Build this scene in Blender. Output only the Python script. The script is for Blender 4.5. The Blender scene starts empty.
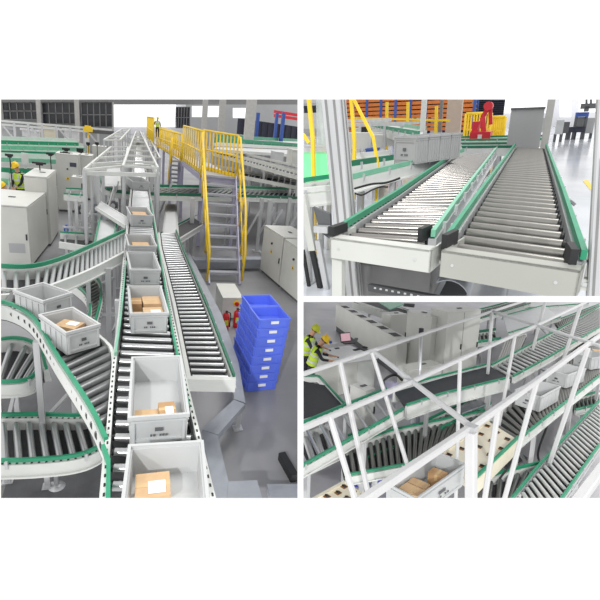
import bpy, bmesh, math, random
from mathutils import Vector, Matrix
random.seed(7)
V = Vector
PI = math.pi
S = bpy.context.scene
COL = S.collection
FOC = 450.0                      # focal length for the 600 px frame

# ------------------------------------------------------------------ scene frames
def ray(u, v):
    return V((u - 300.0, 300.0 - v, -FOC))

class Frame:
    """a hall: floor z=0, x right, y away, the eye at (0,0,H)"""
    def __init__(s, V1, theta, H):
        f = ray(*V1).normalized()
        q = ray(V1[0] + 1000 * math.cos(theta), V1[1] + 1000 * math.sin(theta))
        u = q.cross(f).normalized()
        r = f.cross(u).normalized()
        s.H = H
        s.C = Matrix(((r.x, f.x, u.x, 0), (r.y, f.y, u.y, 0), (r.z, f.z, u.z, 0), (0, 0, 0, 1))) @ Matrix.Translation((0, 0, -H))
        s.Ci = s.C.inverted()
        s.Ri = s.C.to_3x3().transposed()
    def d(s, u, v):
        return s.Ri @ ray(u, v)
    def at(s, u, v, h=0.0):
        d = s.d(u, v)
        return V((0, 0, s.H)) + d * ((h - s.H) / d.z)
    def atd(s, u, v, y):
        d = s.d(u, v)
        return V((0, 0, s.H)) + d * (y / d.y)
    def px(s, p):
        c = s.C @ V(p)
        return (300 + FOC * c.x / -c.z, 300 - FOC * c.y / -c.z)

A = Frame((131, 108), math.radians(8), 4.4)
B = Frame((535, 109), math.radians(-2), 1.6)
D = Frame((750, 236), math.radians(1.5), 4.6)
CAMW = A.Ci.copy()
for fr in (A, B, D):
    fr.M = CAMW @ fr.C
PANEL = {id(A): (1, 99.5, 297.5, 498), id(B): (303.5, 99.5, 600, 296), id(D): (303.5, 302, 600, 498)}

cam = bpy.data.cameras.new('camera'); cam.sensor_width = 36; cam.sensor_fit = 'HORIZONTAL'
cam.lens = 36 * FOC / 600; cam.clip_start = .05; cam.clip_end = 900
co = bpy.data.objects.new('camera', cam); COL.objects.link(co); co.matrix_world = CAMW; S.camera = co

# ------------------------------------------------------------------ materials
def srgb(c):
    return tuple((x / 12.92 if x <= .04045 else ((x + .055) / 1.055) ** 2.4) for x in [v / 255 for v in c])

def mat(name, rgb, rough=.5, metal=0.0, var=.08, scale=6.0, bump=0.0, rgb2=None, spec=.5, stretch=(1, 1, 1), emit=None, alpha=1, coat=0):
    m = bpy.data.materials.new(name); m.use_nodes = True
    nt = m.node_tree; n = nt.nodes; l = nt.links
    p = n['Principled BSDF']
    c1 = srgb(rgb)
    c2 = srgb(rgb2) if rgb2 else tuple(max(0, x * (1 - var * 2)) for x in c1)
    tc = n.new('ShaderNodeTexCoord'); mp = n.new('ShaderNodeMapping'); mp.inputs['Scale'].default_value = stretch
    no = n.new('ShaderNodeTexNoise'); no.inputs['Scale'].default_value = scale; no.inputs['Detail'].default_value = 4
    l.new(tc.outputs['Object'], mp.inputs['Vector']); l.new(mp.outputs[0], no.inputs['Vector'])
    cr = n.new('ShaderNodeValToRGB'); cr.color_ramp.elements[0].position = .35; cr.color_ramp.elements[1].position = .65
    cr.color_ramp.elements[0].color = (*c2, 1); cr.color_ramp.elements[1].color = (*c1, 1)
    l.new(no.outputs['Fac'], cr.inputs['Fac']); l.new(cr.outputs[0], p.inputs['Base Color'])
    p.inputs['Roughness'].default_value = rough; p.inputs['Metallic'].default_value = metal
    p.inputs['Specular IOR Level'].default_value = spec
    p.inputs['Coat Weight'].default_value = coat
    if bump:
        b = n.new('ShaderNodeBump'); b.inputs['Strength'].default_value = bump; b.inputs['Distance'].default_value = .01
        l.new(no.outputs['Fac'], b.inputs['Height']); l.new(b.outputs[0], p.inputs['Normal'])
    if emit:
        p.inputs['Emission Color'].default_value = (*srgb(emit[0]), 1); p.inputs['Emission Strength'].default_value = emit[1]
    if alpha < 1:
        p.inputs['Alpha'].default_value = alpha
    return m

M = {}
M['white'] = mat('white powder coated steel', (214, 216, 212), .38, var=.03)
M['cab'] = mat('light grey cabinet paint', (208, 208, 202), .42, var=.03, scale=2)
M['cabline'] = mat('dark door gap', (90, 92, 90), .6)
M['alu'] = mat('aluminium profile', (200, 201, 202), .36, .45, var=.05, scale=20, stretch=(1, 1, .1))
M['steel'] = mat('zinc plated roller tube', (186, 187, 188), .30, .8, var=.07, scale=14)
M['dsteel'] = mat('worn dark roller tube', (120, 121, 122), .36, .6, var=.1, scale=14)
M['chrome'] = mat('polished roller tube', (158, 155, 151), .24, 1.0, var=.06, scale=10)
M['gsteel'] = mat('satin grey roller tube', (140, 139, 135), .34, .75, var=.08, scale=12)
M['green'] = mat('green guide strip', (40, 146, 108), .42, var=.08)
M['dgreen'] = mat('dark green guide strip', (30, 110, 82), .45, var=.08)
M['tote'] = mat('light grey tote plastic', (190, 192, 192), .5, var=.03, scale=3)
M['tote2'] = mat('pale grey tote plastic', (202, 203, 203), .5, var=.03, scale=3)
M['toteg'] = mat('grey tote plastic', (164, 165, 165), .5, var=.03, scale=3)
M['blue'] = mat('blue crate plastic', (92, 116, 226), .42, var=.05, scale=3)
M['yellow'] = mat('yellow safety paint', (250, 210, 44), .4, var=.05)
M['card'] = mat('brown cardboard', (206, 172, 132), .8, var=.07, scale=9)
M['card2'] = mat('darker cardboard', (186, 148, 106), .8, var=.07, scale=9)
M['tape'] = mat('packing tape', (206, 176, 130), .25, var=.03)
M['paper'] = mat('white label paper', (228, 228, 228), .7, var=.02)
M['ink'] = mat('dark printing ink', (52, 54, 58), .7)
M['mark'] = mat('grey printed mark', (96, 98, 100), .7)
M['black'] = mat('black rubber', (30, 31, 33), .55)
M['belt'] = mat('black conveyor belt', (52, 53, 58), .6, var=.1, scale=10)
M['galv'] = mat('galvanised sheet', (168, 172, 178), .36, .55, var=.12, scale=9, bump=.05)
M['duct'] = mat('grey cable tray lid', (160, 164, 172), .45, .25, var=.06, scale=5)
M['rtube'] = mat('dull brown grey roller tube', (142, 140, 135), .3, .7, var=.08, scale=10)
M['lroll'] = mat('bright plastic roller tube', (212, 212, 210), .4, .2, var=.05, scale=10)
M['red'] = mat('red enamel', (196, 30, 34), .35)
M['redplas'] = mat('red plastic', (222, 44, 60), .45)
M['orange'] = mat('orange rack beam', (214, 120, 48), .5)
M['bluep'] = mat('blue rack paint', (58, 92, 170), .5)
M['navy'] = mat('navy curtain', (50, 53, 68), .7)
M['glass'] = mat('dark window glass', (52, 54, 60), .15, var=.2, scale=1.0, stretch=(1, 1, 3))
M['wallw'] = mat('white hall wall', (236, 236, 240), .7, var=.02, scale=.3)
M['wallg'] = mat('grey hall wall', (176, 177, 178), .7, var=.04, scale=.3)
M['beam'] = mat('grey steel beam', (128, 128, 128), .6, var=.05)
M['colm'] = mat('pale steel column', (184, 182, 178), .6, var=.05)
M['pan'] = mat('dark under pan', (62, 63, 66), .6, var=.1)  # dark tone stands in for the shade between rollers
M['mint'] = mat('pale green sorter panel', (120, 186, 156), .4, var=.06)
M['day'] = mat('overexposed daylight window', (250, 250, 252), .5, emit=((255, 255, 255), .75))  # emission added to whiten the far wall; the windows share it
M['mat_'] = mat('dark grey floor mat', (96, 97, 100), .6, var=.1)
M['step'] = mat('grey tread plate', (176, 178, 186), .45, .3, var=.06, scale=20)
M['violet'] = mat('lilac painted stringer', (176, 172, 196), .5, var=.03)
M['skin'] = mat('skin', (206, 158, 128), .6)
M['cloth'] = mat('dark navy clothing', (40, 42, 52), .85, bump=.2, scale=20)
M['vest'] = mat('yellow green safety vest', (196, 226, 62), .7, var=.05)
M['silver'] = mat('silver reflective band', (210, 212, 214), .4)
M['helmet'] = mat('yellow hard hat', (250, 206, 26), .3)
M['helmetg'] = mat('lime hard hat', (206, 214, 50), .3)
M['led'] = mat('dark indicator', (70, 74, 90), .3)
M['screen'] = mat('laptop screen', (190, 150, 160), .3, emit=((214, 170, 180), .5))
M['greenlit'] = mat('green lit panel', (120, 236, 150), .4, emit=((120, 250, 160), .45))
M['gclear'] = mat('frosted polycarbonate', (206, 214, 212), .35, alpha=.55)
M['cable'] = mat('black cable', (28, 28, 30), .5)
M['cream'] = mat('cream sorter deck', (232, 224, 202), .5, var=.03)
M['brownpad'] = mat('brown divert wheel pocket', (136, 92, 44), .6)
M['shrink'] = mat('frosted pale bin', (206, 206, 208), .3)
M['bluecrate'] = mat('dark blue plastic', (46, 52, 160), .4)
M['bluecase'] = mat('bright blue plastic', (40, 110, 220), .4)

def floor_mat(name, base, dark, tile, rough, vary):
    m = bpy.data.materials.new(name); m.use_nodes = True
    nt = m.node_tree; n = nt.nodes; l = nt.links; p = n['Principled BSDF']
    tc = n.new('ShaderNodeTexCoord')
    no = n.new('ShaderNodeTexNoise'); no.inputs['Scale'].default_value = .5; no.inputs['Detail'].default_value = 6
    n2 = n.new('ShaderNodeTexNoise'); n2.inputs['Scale'].default_value = 14
    l.new(tc.outputs['Object'], no.inputs['Vector']); l.new(tc.outputs['Object'], n2.inputs['Vector'])
    cr = n.new('ShaderNodeValToRGB'); cr.color_ramp.elements[0].position = .35; cr.color_ramp.elements[1].position = .68
    cr.color_ramp.elements[0].color = (*srgb(dark), 1); cr.color_ramp.elements[1].color = (*srgb(base), 1)
    l.new(no.outputs['Fac'], cr.inputs['Fac'])
    br = n.new('ShaderNodeTexBrick'); br.inputs['Scale'].default_value = 1; br.inputs['Brick Width'].default_value = tile; br.inputs['Row Height'].default_value = tile
    br.inputs['Mortar Size'].default_value = .008; br.offset = 0
    br.inputs['Color1'].default_value = (1, 1, 1, 1); br.inputs['Color2'].default_value = (.96, .96, .96, 1); br.inputs['Mortar'].default_value = (.72, .72, .72, 1)
    l.new(tc.outputs['Object'], br.inputs['Vector'])
    mx = n.new('ShaderNodeMix'); mx.data_type = 'RGBA'; mx.blend_type = 'MULTIPLY'; mx.inputs[0].default_value = 1
    l.new(cr.outputs[0], mx.inputs[6]); l.new(br.outputs[0], mx.inputs[7]); l.new(mx.outputs[2], p.inputs['Base Color'])
    mr = n.new('ShaderNodeMapRange'); mr.inputs[3].default_value = rough; mr.inputs[4].default_value = rough + vary
    l.new(n2.outputs['Fac'], mr.inputs[0]); l.new(mr.outputs[0], p.inputs['Roughness'])
    return m
M['floorA'] = floor_mat('sealed grey concrete', (150, 150, 152), (128, 128, 131), 6, .38, .1)
M['floorB'] = floor_mat('polished grey floor', (206, 209, 214), (186, 190, 197), 5, .08, .1)
M['floorD'] = floor_mat('pale grey concrete floor', (196, 194, 198), (170, 170, 174), 6, .38, .1)

# ------------------------------------------------------------------ mesh builder
LT = {}          # object name -> frame-local matrix
FRM = {}         # object name -> frame

class MB:
    def __init__(s):
        s.v = []; s.f = []; s.m = []; s.sm = []
    def add(s, vs, fs, mi=0, smooth=False):
        o = len(s.v); s.v += [V(v) for v in vs]
        for f in fs:
            s.f.append([i + o for i in f]); s.m.append(mi); s.sm.append(smooth)
        return s
    def box(s, c, size, rz=0, mi=0, R=None):
        x, y, z = size[0] / 2, size[1] / 2, size[2] / 2
        R = R or Matrix.Rotation(rz, 3, 'Z'); c = V(c)
        vs = [c + R @ V((i * x, j * y, k * z)) for i in (-1, 1) for j in (-1, 1) for k in (-1, 1)]
        return s.add(vs, [(0, 1, 3, 2), (4, 6, 7, 5), (0, 4, 5, 1), (2, 3, 7, 6), (0, 2, 6, 4), (1, 5, 7, 3)], mi)
    def hexa(s, lo, hi, mi=0):
        """lo, hi: four corners each, counter-clockwise from above"""
        n = len(lo)
        fs = [tuple(range(n))[::-1], tuple(range(n, 2 * n))] + [(i, (i + 1) % n, n + (i + 1) % n, n + i) for i in range(n)]
        return s.add(list(lo) + list(hi), fs, mi)
    def slab(s, pts, z0, z1, mi=0):
        pts = [V(p) for p in pts]
        ar = sum(pts[i].x * pts[(i + 1) % len(pts)].y - pts[(i + 1) % len(pts)].x * pts[i].y for i in range(len(pts)))
        if ar < 0: pts = pts[::-1]
        return s.hexa([V((p.x, p.y, z0)) for p in pts], [V((p.x, p.y, z1)) for p in pts], mi)
    def beam(s, p0, p1, w, h, up=(0, 0, 1), mi=0, chamfer=0):
        p0 = V(p0); p1 = V(p1); d = (p1 - p0)
        if d.length < 1e-6: return s
        d.normalize(); up = V(up)
        if abs(d.dot(up)) > .95: up = V((0, 1, 0))
        x = d.cross(up).normalized(); y = x.cross(d).normalized()
        if chamfer:
            c = chamfer; a, b = w / 2, h / 2
            sec = [(-a, -b + c), (-a + c, -b), (a - c, -b), (a, -b + c), (a, b - c), (a - c, b), (-a + c, b), (-a, b - c)]
        else:
            sec = [(-w / 2, -h / 2), (w / 2, -h / 2), (w / 2, h / 2), (-w / 2, h / 2)]
        n = len(sec)
        vs = [p0 + x * a + y * b for a, b in sec] + [p1 + x * a + y * b for a, b in sec]
        return s.add(vs, [tuple(range(n))[::-1], tuple(range(n, 2 * n))] + [(i, (i + 1) % n, n + (i + 1) % n, n + i) for i in range(n)], mi)
    def sweep(s, pts, w, h, mi=0, off=(0, 0)):
        """rectangle swept along pts, kept upright; off = (sideways, up)"""
        pts = [V(p) for p in pts]; n = len(pts); vs = []
        for i, p in enumerate(pts):
            d = pts[min(i + 1, n - 1)] - pts[max(i - 1, 0)]; d.z = 0; d.normalize()
            x = V((d.y, -d.x, 0)); c = p + x * off[0] + V((0, 0, off[1]))
            vs += [c - x * w / 2 - V((0, 0, h / 2)), c + x * w / 2 - V((0, 0, h / 2)), c + x * w / 2 + V((0, 0, h / 2)), c - x * w / 2 + V((0, 0, h / 2))]
        fs = [(3, 2, 1, 0), tuple(range(4 * n - 4, 4 * n))]
        for i in range(n - 1):
            for k in range(4):
                a = 4 * i + k; b = 4 * i + (k + 1) % 4
                fs.append((a, b, b + 4, a + 4))
        return s.add(vs, fs, mi)
    def tube(s, p0, p1, r, n=8, mi=0, r2=None, smooth=True):
        p0 = V(p0); p1 = V(p1); d = (p1 - p0).normalized(); r2 = r if r2 is None else r2
        up = V((0, 0, 1)) if abs(d.z) < .9 else V((0, 1, 0))
        x = d.cross(up).normalized(); y = x.cross(d)
        vs = [];
        for p, q in ((p0, r), (p1, r2)):
            vs += [p + (x * math.cos(2 * PI * k / n) + y * math.sin(2 * PI * k / n)) * q for k in range(n)]
        s.add(vs, [(i, (i + 1) % n, n + (i + 1) % n, n + i) for i in range(n)], mi, smooth)
        o = len(s.v) - 2 * n
        s.f.append([o + i for i in range(n)][::-1]); s.f.append([o + n + i for i in range(n)]); s.m += [mi, mi]; s.sm += [False, False]
        return s
    def pipe(s, pts, r, n=8, mi=0):
        pts = [V(p) for p in pts]; k = len(pts); vs = []; prev = None
        for i, p in enumerate(pts):
            d = (pts[min(i + 1, k - 1)] - pts[max(i - 1, 0)]).normalized()
            if prev is None:
                up = V((0, 0, 1)) if abs(d.z) < .9 else V((0, 1, 0)); x = d.cross(up).normalized()
            else:
                x = (prev - d * prev.dot(d)).normalized()
            prev = x; y = x.cross(d)
            vs += [p + (x * math.cos(2 * PI * j / n) + y * math.sin(2 * PI * j / n)) * r for j in range(n)]
        fs = [tuple(range(n))[::-1], tuple(range(n * (k - 1), n * k))]
        for i in range(k - 1):
            for j in range(n):
                fs.append((i * n + j, i * n + (j + 1) % n, (i + 1) * n + (j + 1) % n, (i + 1) * n + j))
        return s.add(vs, fs, mi, True)
    def lathe(s, prof, c=(0, 0, 0), n=16, mi=0):
        c = V(c); k = len(prof)
        vs = [c + V((r * math.cos(2 * PI * j / n), r * math.sin(2 * PI * j / n), z)) for r, z in prof for j in range(n)]
        fs = [(i * n + j, i * n + (j + 1) % n, (i + 1) * n + (j + 1) % n, (i + 1) * n + j) for i in range(k - 1) for j in range(n)]
        fs += [tuple(range(n))[::-1], tuple(range(n * (k - 1), n * k))]
        return s.add(vs, fs, mi, True)
    def build(s, name, mats, parent=None, fr=None, label=None, local=False):
        """vertices are frame-local unless local=True"""
        if not isinstance(mats, (list, tuple)): mats = [mats]
        mats = [M[m] if isinstance(m, str) else m for m in mats]
        if parent is not None:
            fr = FRM[parent.name]; T = LT[parent.name]
        else:
            xs = [v.x for v in s.v]; ys = [v.y for v in s.v]; zs = [v.z for v in s.v]
            T = Matrix.Translation(((min(xs) + max(xs)) / 2, (min(ys) + max(ys)) / 2, min(zs)))
            if local: T = Matrix.Identity(4)
        Ti = T.inverted()
        me = bpy.data.meshes.new(name)
        me.from_pydata([v if local else Ti @ v for v in s.v], [], s.f)
        for m in mats: me.materials.append(m)
        me.polygons.foreach_set('material_index', s.m); me.polygons.foreach_set('use_smooth', s.sm)
        bm = bmesh.new(); bm.from_mesh(me); bmesh.ops.recalc_face_normals(bm, faces=bm.faces); bm.to_mesh(me); bm.free()
        o = bpy.data.objects.new(name, me); COL.objects.link(o)
        LT[o.name] = T; FRM[o.name] = fr
        if parent is not None:
            o.parent = parent
        else:
            o.matrix_world = fr.M @ T
        if label: o['label'] = label
        return o

def tag(o, label=None, cat=None, group=None, kind=None):
    if label: o['label'] = label
    if cat: o['category'] = cat
    if group: o['group'] = group
    if kind: o['kind'] = kind
    return o

def thing(fr, name, label, cat, loc=(0, 0, 0), yaw=0, group=None):
    o = bpy.data.objects.new(name, None); COL.objects.link(o); o.empty_display_size = .1
    T = Matrix.Translation(V(loc)) @ Matrix.Rotation(yaw, 4, 'Z')
    LT[o.name] = T; FRM[o.name] = fr; o.matrix_world = fr.M @ T
    return tag(o, label, cat, group)

def inst(me, name, parent, m):
    """a copy of shared mesh data as a child; m is frame-local"""
    o = bpy.data.objects.new(name, me); COL.objects.link(o); o.parent = parent
    o.matrix_local = LT[parent.name].inverted() @ m
    LT[o.name] = m; FRM[o.name] = FRM[parent.name]
    return o

def struct(fr, name, mb, m):
    o = mb.build(name, m, None, fr); o['kind'] = 'structure'; return o

def lerp(a, b, t): return a + (b - a) * t

def smooth(pts, k=6):
    pts = [V(p) for p in pts]
    if len(pts) < 3: return pts
    out = []; P = [pts[0] * 2 - pts[1]] + pts + [pts[-1] * 2 - pts[-2]]
    for i in range(1, len(P) - 2):
        p0, p1, p2, p3 = P[i - 1:i + 3]
        for j in range(k):
            t = j / k
            out.append(.5 * ((2 * p1) + (p2 - p0) * t + (2 * p0 - 5 * p1 + 4 * p2 - p3) * t * t + (3 * p1 - p0 - 3 * p2 + p3) * t ** 3))
    out.append(pts[-1]); return out

class Path:
    def __init__(s, pts):
        s.p = pts; s.c = [0]
        for a, b in zip(pts, pts[1:]): s.c.append(s.c[-1] + (b - a).length)
        s.L = s.c[-1]
    def __call__(s, t):
        x = min(max(t, 0), 1) * s.L
        for i in range(len(s.p) - 1):
            if x <= s.c[i + 1] or i == len(s.p) - 2:
                q = s.c[i + 1] - s.c[i]
                return lerp(s.p[i], s.p[i + 1], (x - s.c[i]) / q if q > 0 else 0)

def roller_mesh(name, m, n=12, cap='black', core=.94):
    mb = MB()
    mb.tube((-core / 2, 0, 0), (core / 2, 0, 0), 1, n, 0)
    mb.tube((-.5, 0, 0), (-core / 2, 0, 0), .72, n, 1); mb.tube((core / 2, 0, 0), (.5, 0, 0), .72, n, 1)
    me = bpy.data.meshes.new(name); me.from_pydata(mb.v, [], mb.f)
    me.materials.append(M[m]); me.materials.append(M[cap])
    me.polygons.foreach_set('material_index', mb.m); me.polygons.foreach_set('use_smooth', mb.sm)
    bm = bmesh.new(); bm.from_mesh(me); bmesh.ops.recalc_face_normals(bm, faces=bm.faces); bm.to_mesh(me); bm.free()
    return me
RM = {k: roller_mesh('roller', k) for k in ('steel', 'dsteel', 'chrome', 'gsteel', 'rtube', 'lroll')}

def conveyor(fr, label, L, R, h, step=.12, r=.03, rail=('white', .05, .15), guide=('green', 'green'), gh=.04, gz=.05, rm='steel',
             legs=(.1, .5, .9), legm='alu', group=None, bolts=False, belt=None, ends=(0, 0), k=6, name='roller_conveyor', cat='conveyor',
             curved=False, legfeet=True, width=None, pts3=False, pan_shade='pan', guard=0, legw=.06, endm='white', mat_rail2=None, base=0.0, cross=True):
    """L, R: edge lines as pixel anchors on the transport surface at height h (one height or one per anchor)"""
    hl = h if isinstance(h, (list, tuple)) else [h] * max(len(L), len(R))
    if pts3:
        l3 = [V(p) for p in L]; r3 = [V(p) for p in R]
    else:
        l3 = [fr.at(u, v, hl[min(i, len(hl) - 1)]) for i, (u, v) in enumerate(L)]
        r3 = [fr.at(u, v, hl[min(i, len(hl) - 1)]) for i, (u, v) in enumerate(R)]
    if curved: l3 = smooth(l3, k); r3 = smooth(r3, k)
    lp = Path(l3); rp = Path(r3)
    ml = (lp.L + rp.L) / 2
    mid0 = (lp(0) + rp(0)) / 2
    t = thing(fr, name, label, cat, ((lp(.5) + rp(.5)) / 2).xy.to_3d() + V((0, 0, base)), math.atan2((lp(1) - lp(0)).x * -1, (lp(1) - lp(0)).y), group)
    n = max(2, int(ml / step))
    if belt:
        nn = 24 if curved else 2
        mb = MB()
        for i in range(nn):
            a, b, c, d = lp(i / nn), rp(i / nn), rp((i + 1) / nn), lp((i + 1) / nn)
            z = V((0, 0, -.03))
            mb.add([a + z, b + z, c + z, d + z, a, b, c, d], [(0, 3, 2, 1), (4, 5, 6, 7), (0, 1, 5, 4), (2, 3, 7, 6), (1, 2, 6, 5), (3, 0, 4, 7)])
        mb.build('belt', belt, t)
    else:
        for i in range(n):
            a = lp((i + .5) / n); b = rp((i + .5) / n); a, b = lerp(a, b, .025), lerp(a, b, .975); d = b - a; c = (a + b) / 2 - V((0, 0, r))
            ang = Matrix.Rotation(math.atan2(d.y, d.x), 4, 'Z')
            slope = math.atan2(d.z, d.xy.length)
            inst(RM[rm], 'roller', t, Matrix.Translation(c) @ ang @ Matrix.Rotation(-slope, 4, 'Y') @ Matrix.Diagonal((d.length, r, r, 1)))
    N = 28 if (curved or len(l3) > 2) else 1
    if pan_shade and not belt:  # sheet added below the rollers, its colour deepens the shade in the gaps
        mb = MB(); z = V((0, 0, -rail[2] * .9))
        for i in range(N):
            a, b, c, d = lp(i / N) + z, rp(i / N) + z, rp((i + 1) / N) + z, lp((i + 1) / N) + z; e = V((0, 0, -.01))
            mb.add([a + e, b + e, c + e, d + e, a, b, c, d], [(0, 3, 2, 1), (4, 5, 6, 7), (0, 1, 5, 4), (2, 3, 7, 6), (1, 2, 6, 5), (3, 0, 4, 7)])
        mb.build('under_pan', pan_shade, t)
    rm_, rw, rh = rail
    for side, pth in ((-1, lp), (1, rp)):
        pl = [pth(i / N) for i in range(N + 1)]
        # sweep x axis is to the right of travel
        mb = MB().sweep(pl, rw, rh, 0, (side * rw / 2, -rh / 2 + .015))
        mb.sweep(pl, rw * .5, .02, 0, (side * (rw + .01), -rh + .02))
        if bolts:
            nb = int(pth.L / (step * .5))
            for i in range(nb):
                p = pth((i + .5) / nb)
                q = pth(min((i + .5) / nb + .01, 1)); d = q - p; d.z = 0
                if d.length < 1e-6: continue
                mb.box(p + V((d.y, -d.x, 0)).normalized() * side * rw * .5 + V((0, 0, .017)), (rw * .34, step * .16, .006), math.atan2(d.y, d.x) - PI / 2, 1)
        rail_o = mb.build('side_rail', [rm_, 'black'] if bolts else rm_, t)
        g = guide[0] if side < 0 else guide[1]
        if g:
            mb = MB().sweep(pl, .028, gh, 0, (side * rw * .55, gz)); go = mb.build('guide_rail', g, t)
            nb = min(12, max(2, int(pth.L / .6)))
            for i in range(nb):
                p = pth((i + .5) / nb); q = pth((i + .5) / nb + .01); d = (q - p); d.z = 0
                if d.length > 0: MB().box(p + V((d.y, -d.x, 0)).normalized() * side * rw + V((0, 0, gz / 2 - .01)), (.025, .03, gz + .03), math.atan2(d.y, d.x)).build('guide_bracket', 'alu', go)
    for i, e in enumerate(ends):
        if e:
            a, b = (lp(0), rp(0)) if i == 0 else (lp(1), rp(1))
            dd = (b - a).normalized(); o = V((dd.y, -dd.x, 0)) * (1 if i == 0 else -1)
            mb = MB().beam(a - dd * rw + o * .04 + V((0, 0, -e / 2 + .03)), b + dd * rw + o * .04 + V((0, 0, -e / 2 + .03)), .08, e)
            mb.build('end_plate', endm, t)
    for q in legs:
        a = lp(q); b = rp(q); d = (b - a).normalized()
        for p, sg in ((a, -1), (b, 1)):
            p = p + d * sg * (rw * .6)
            mb = MB().beam((p.x, p.y, base), (p.x, p.y, p.z - rh + .03), legw, legw, chamfer=.0)
            if legfeet: mb.box((p.x, p.y, base + .01), (legw * 2, legw * 2, .02))
            mb.build('leg', legm, t)
        if cross and a.z > base + .35:
            mb = MB().beam((a.x, a.y, lerp(base, a.z, .45)), (b.x, b.y, lerp(base, b.z, .45)), legw * .7, legw * .7)
            mb.beam((a.x, a.y, a.z - rh - .02), (b.x, b.y, b.z - rh - .02), legw * .7, legw * .7)
            mb.build('cross_brace', legm, t)
    return t, lp, rp

# ------------------------------------------------------------------ tote / crate / cartons
def tote(fr, label, c, yaw, W, L, H, group=None, m='tote', name='plastic_tote', cat='tote', marks=True, t=.018, lip=.02, plate=None):
    """c: centre of the base (frame-local)"""
    T = thing(fr, name, label, cat, c, yaw, group)
    w, l = W / 2, L / 2; tb = .94
    mb = MB()
    def ring(a, b, z): return [V((-a, -b, z)), V((a, -b, z)), V((a, b, z)), V((-a, b, z))]
    o0 = ring(w * tb, l * tb, 0); o1 = ring(w - lip * .6, l - lip * .6, H - .02)
    i1 = ring(w - lip * .6 - t, l - lip * .6 - t, H - .02); i0 = ring(w * tb - t, l * tb - t, t)
    vs = o0 + o1 + i1 + i0
    fs = [(3, 2, 1, 0), (12, 13, 14, 15)]
    for k in range(4):
        j = (k + 1) % 4
        fs += [(k, j, 4 + j, 4 + k), (4 + k, 4 + j, 8 + j, 8 + k), (8 + k, 8 + j, 12 + j, 12 + k)]
    mb.add(vs, fs)
    for s in (-1, 1):                      # ribs and handle frames on the walls
        for q in (-.6, -.2, .2, .6):
            mb.box((s * (w * .965), q * l, H * .46), (.009, .012, H * .8), 0, 0, Matrix.Rotation(0, 3, 'Z'))
        mb.box((0, s * (l * .975), H * .80), (W * .8, .012, .016)); mb.box((0, s * (l * .955), H * .14), (W * .8, .012, .016))
        for q in (-.82, .82):
            mb.box((q * w, s * (l * .97), H * .45), (.02, .014, H * .8))
    if marks:
        for s in (-1, 1):
            yy = s * (l * .972 + .006)
            mb.box((0, yy, H * .52), (W * .13, .004, H * .12), 0, 1)
            for k in range(6):
                if k == 2: continue
                mb.box(((k - 2.5) * W * .05 , yy, H * .32), (W * .03, .004, H * .07), 0, 1)
    body = mbuild_local(mb, 'body', [m, 'mark'], T)
    mb = MB()
    for s in (-1, 1):
        mb.box((s * (w - lip / 2), 0, H - .014), (lip, L, .028)); mb.box((0, s * (l - lip / 2), H - .014), (W - 2 * lip, lip, .028))
        mb.box((s * (w - lip / 2), 0, H - .05), (lip * .7, L * .98, .012)); mb.box((0, s * (l - lip / 2), H - .05), (W - 2 * lip, lip * .7, .012))
    mbuild_local(mb, 'rim', m, T)
    if plate:
        mb = MB()
        mb.box((0, -(l * .975 + .012), H * .66), (W * plate, .012, H * .26)); mbuild_local(mb, 'label_holder', 'paper', T, 'white label holder')
    return T

def mbuild_local(mb, name, m, T, label=None):
    X = LT[T.name]; mb.v = [X @ v for v in mb.v]
    return mb.build(name, m, T, None, label)

def tote_px(fr, label, nl, nr, fl, hr, H, yawmix=1.0, yaw=None, **kw):
    a, b, c = fr.at(*nl, hr), fr.at(*nr, hr), fr.at(*fl, hr)
    W = (b - a).length; y = math.atan2((b - a).y, (b - a).x) * yawmix if yaw is None else yaw
    L = abs((c - a).dot(V((-math.sin(y), math.cos(y), 0))))
    cen = (a + b) / 2 + V((-math.sin(y), math.cos(y), 0)) * L / 2
    T = tote(fr, label, (cen.x, cen.y, hr - H), y, W, L, H, **kw)
    T['_d'] = 0; del T['_d']
    return T, cen, y, W, L

def carton(fr, label, c, yaw, size, m='card', lab=True, group=None, tape=True):
    T = thing(fr, 'cardboard_box', label, 'box', c, yaw, group)
    x, y, z = size
    mbuild_local(MB().box((0, 0, z / 2), size), 'carton_body', m, T)
    if tape:
        mb = MB().box((0, 0, z + .001), (x * 1.002, .035, .002)); mb.box((x / 2 + .001, 0, z * .82), (.002, .035, z * .36)); mb.box((-x / 2 - .001, 0, z * .82), (.002, .035, z * .36))
        mbuild_local(mb, 'packing_tape', 'tape', T)
    if lab:
        lb = mbuild_local(MB().box((x * .12, -y * .12, z + .003), (x * .5, y * .5, .002)), 'shipping_label', 'paper', T)
    return T

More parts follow.
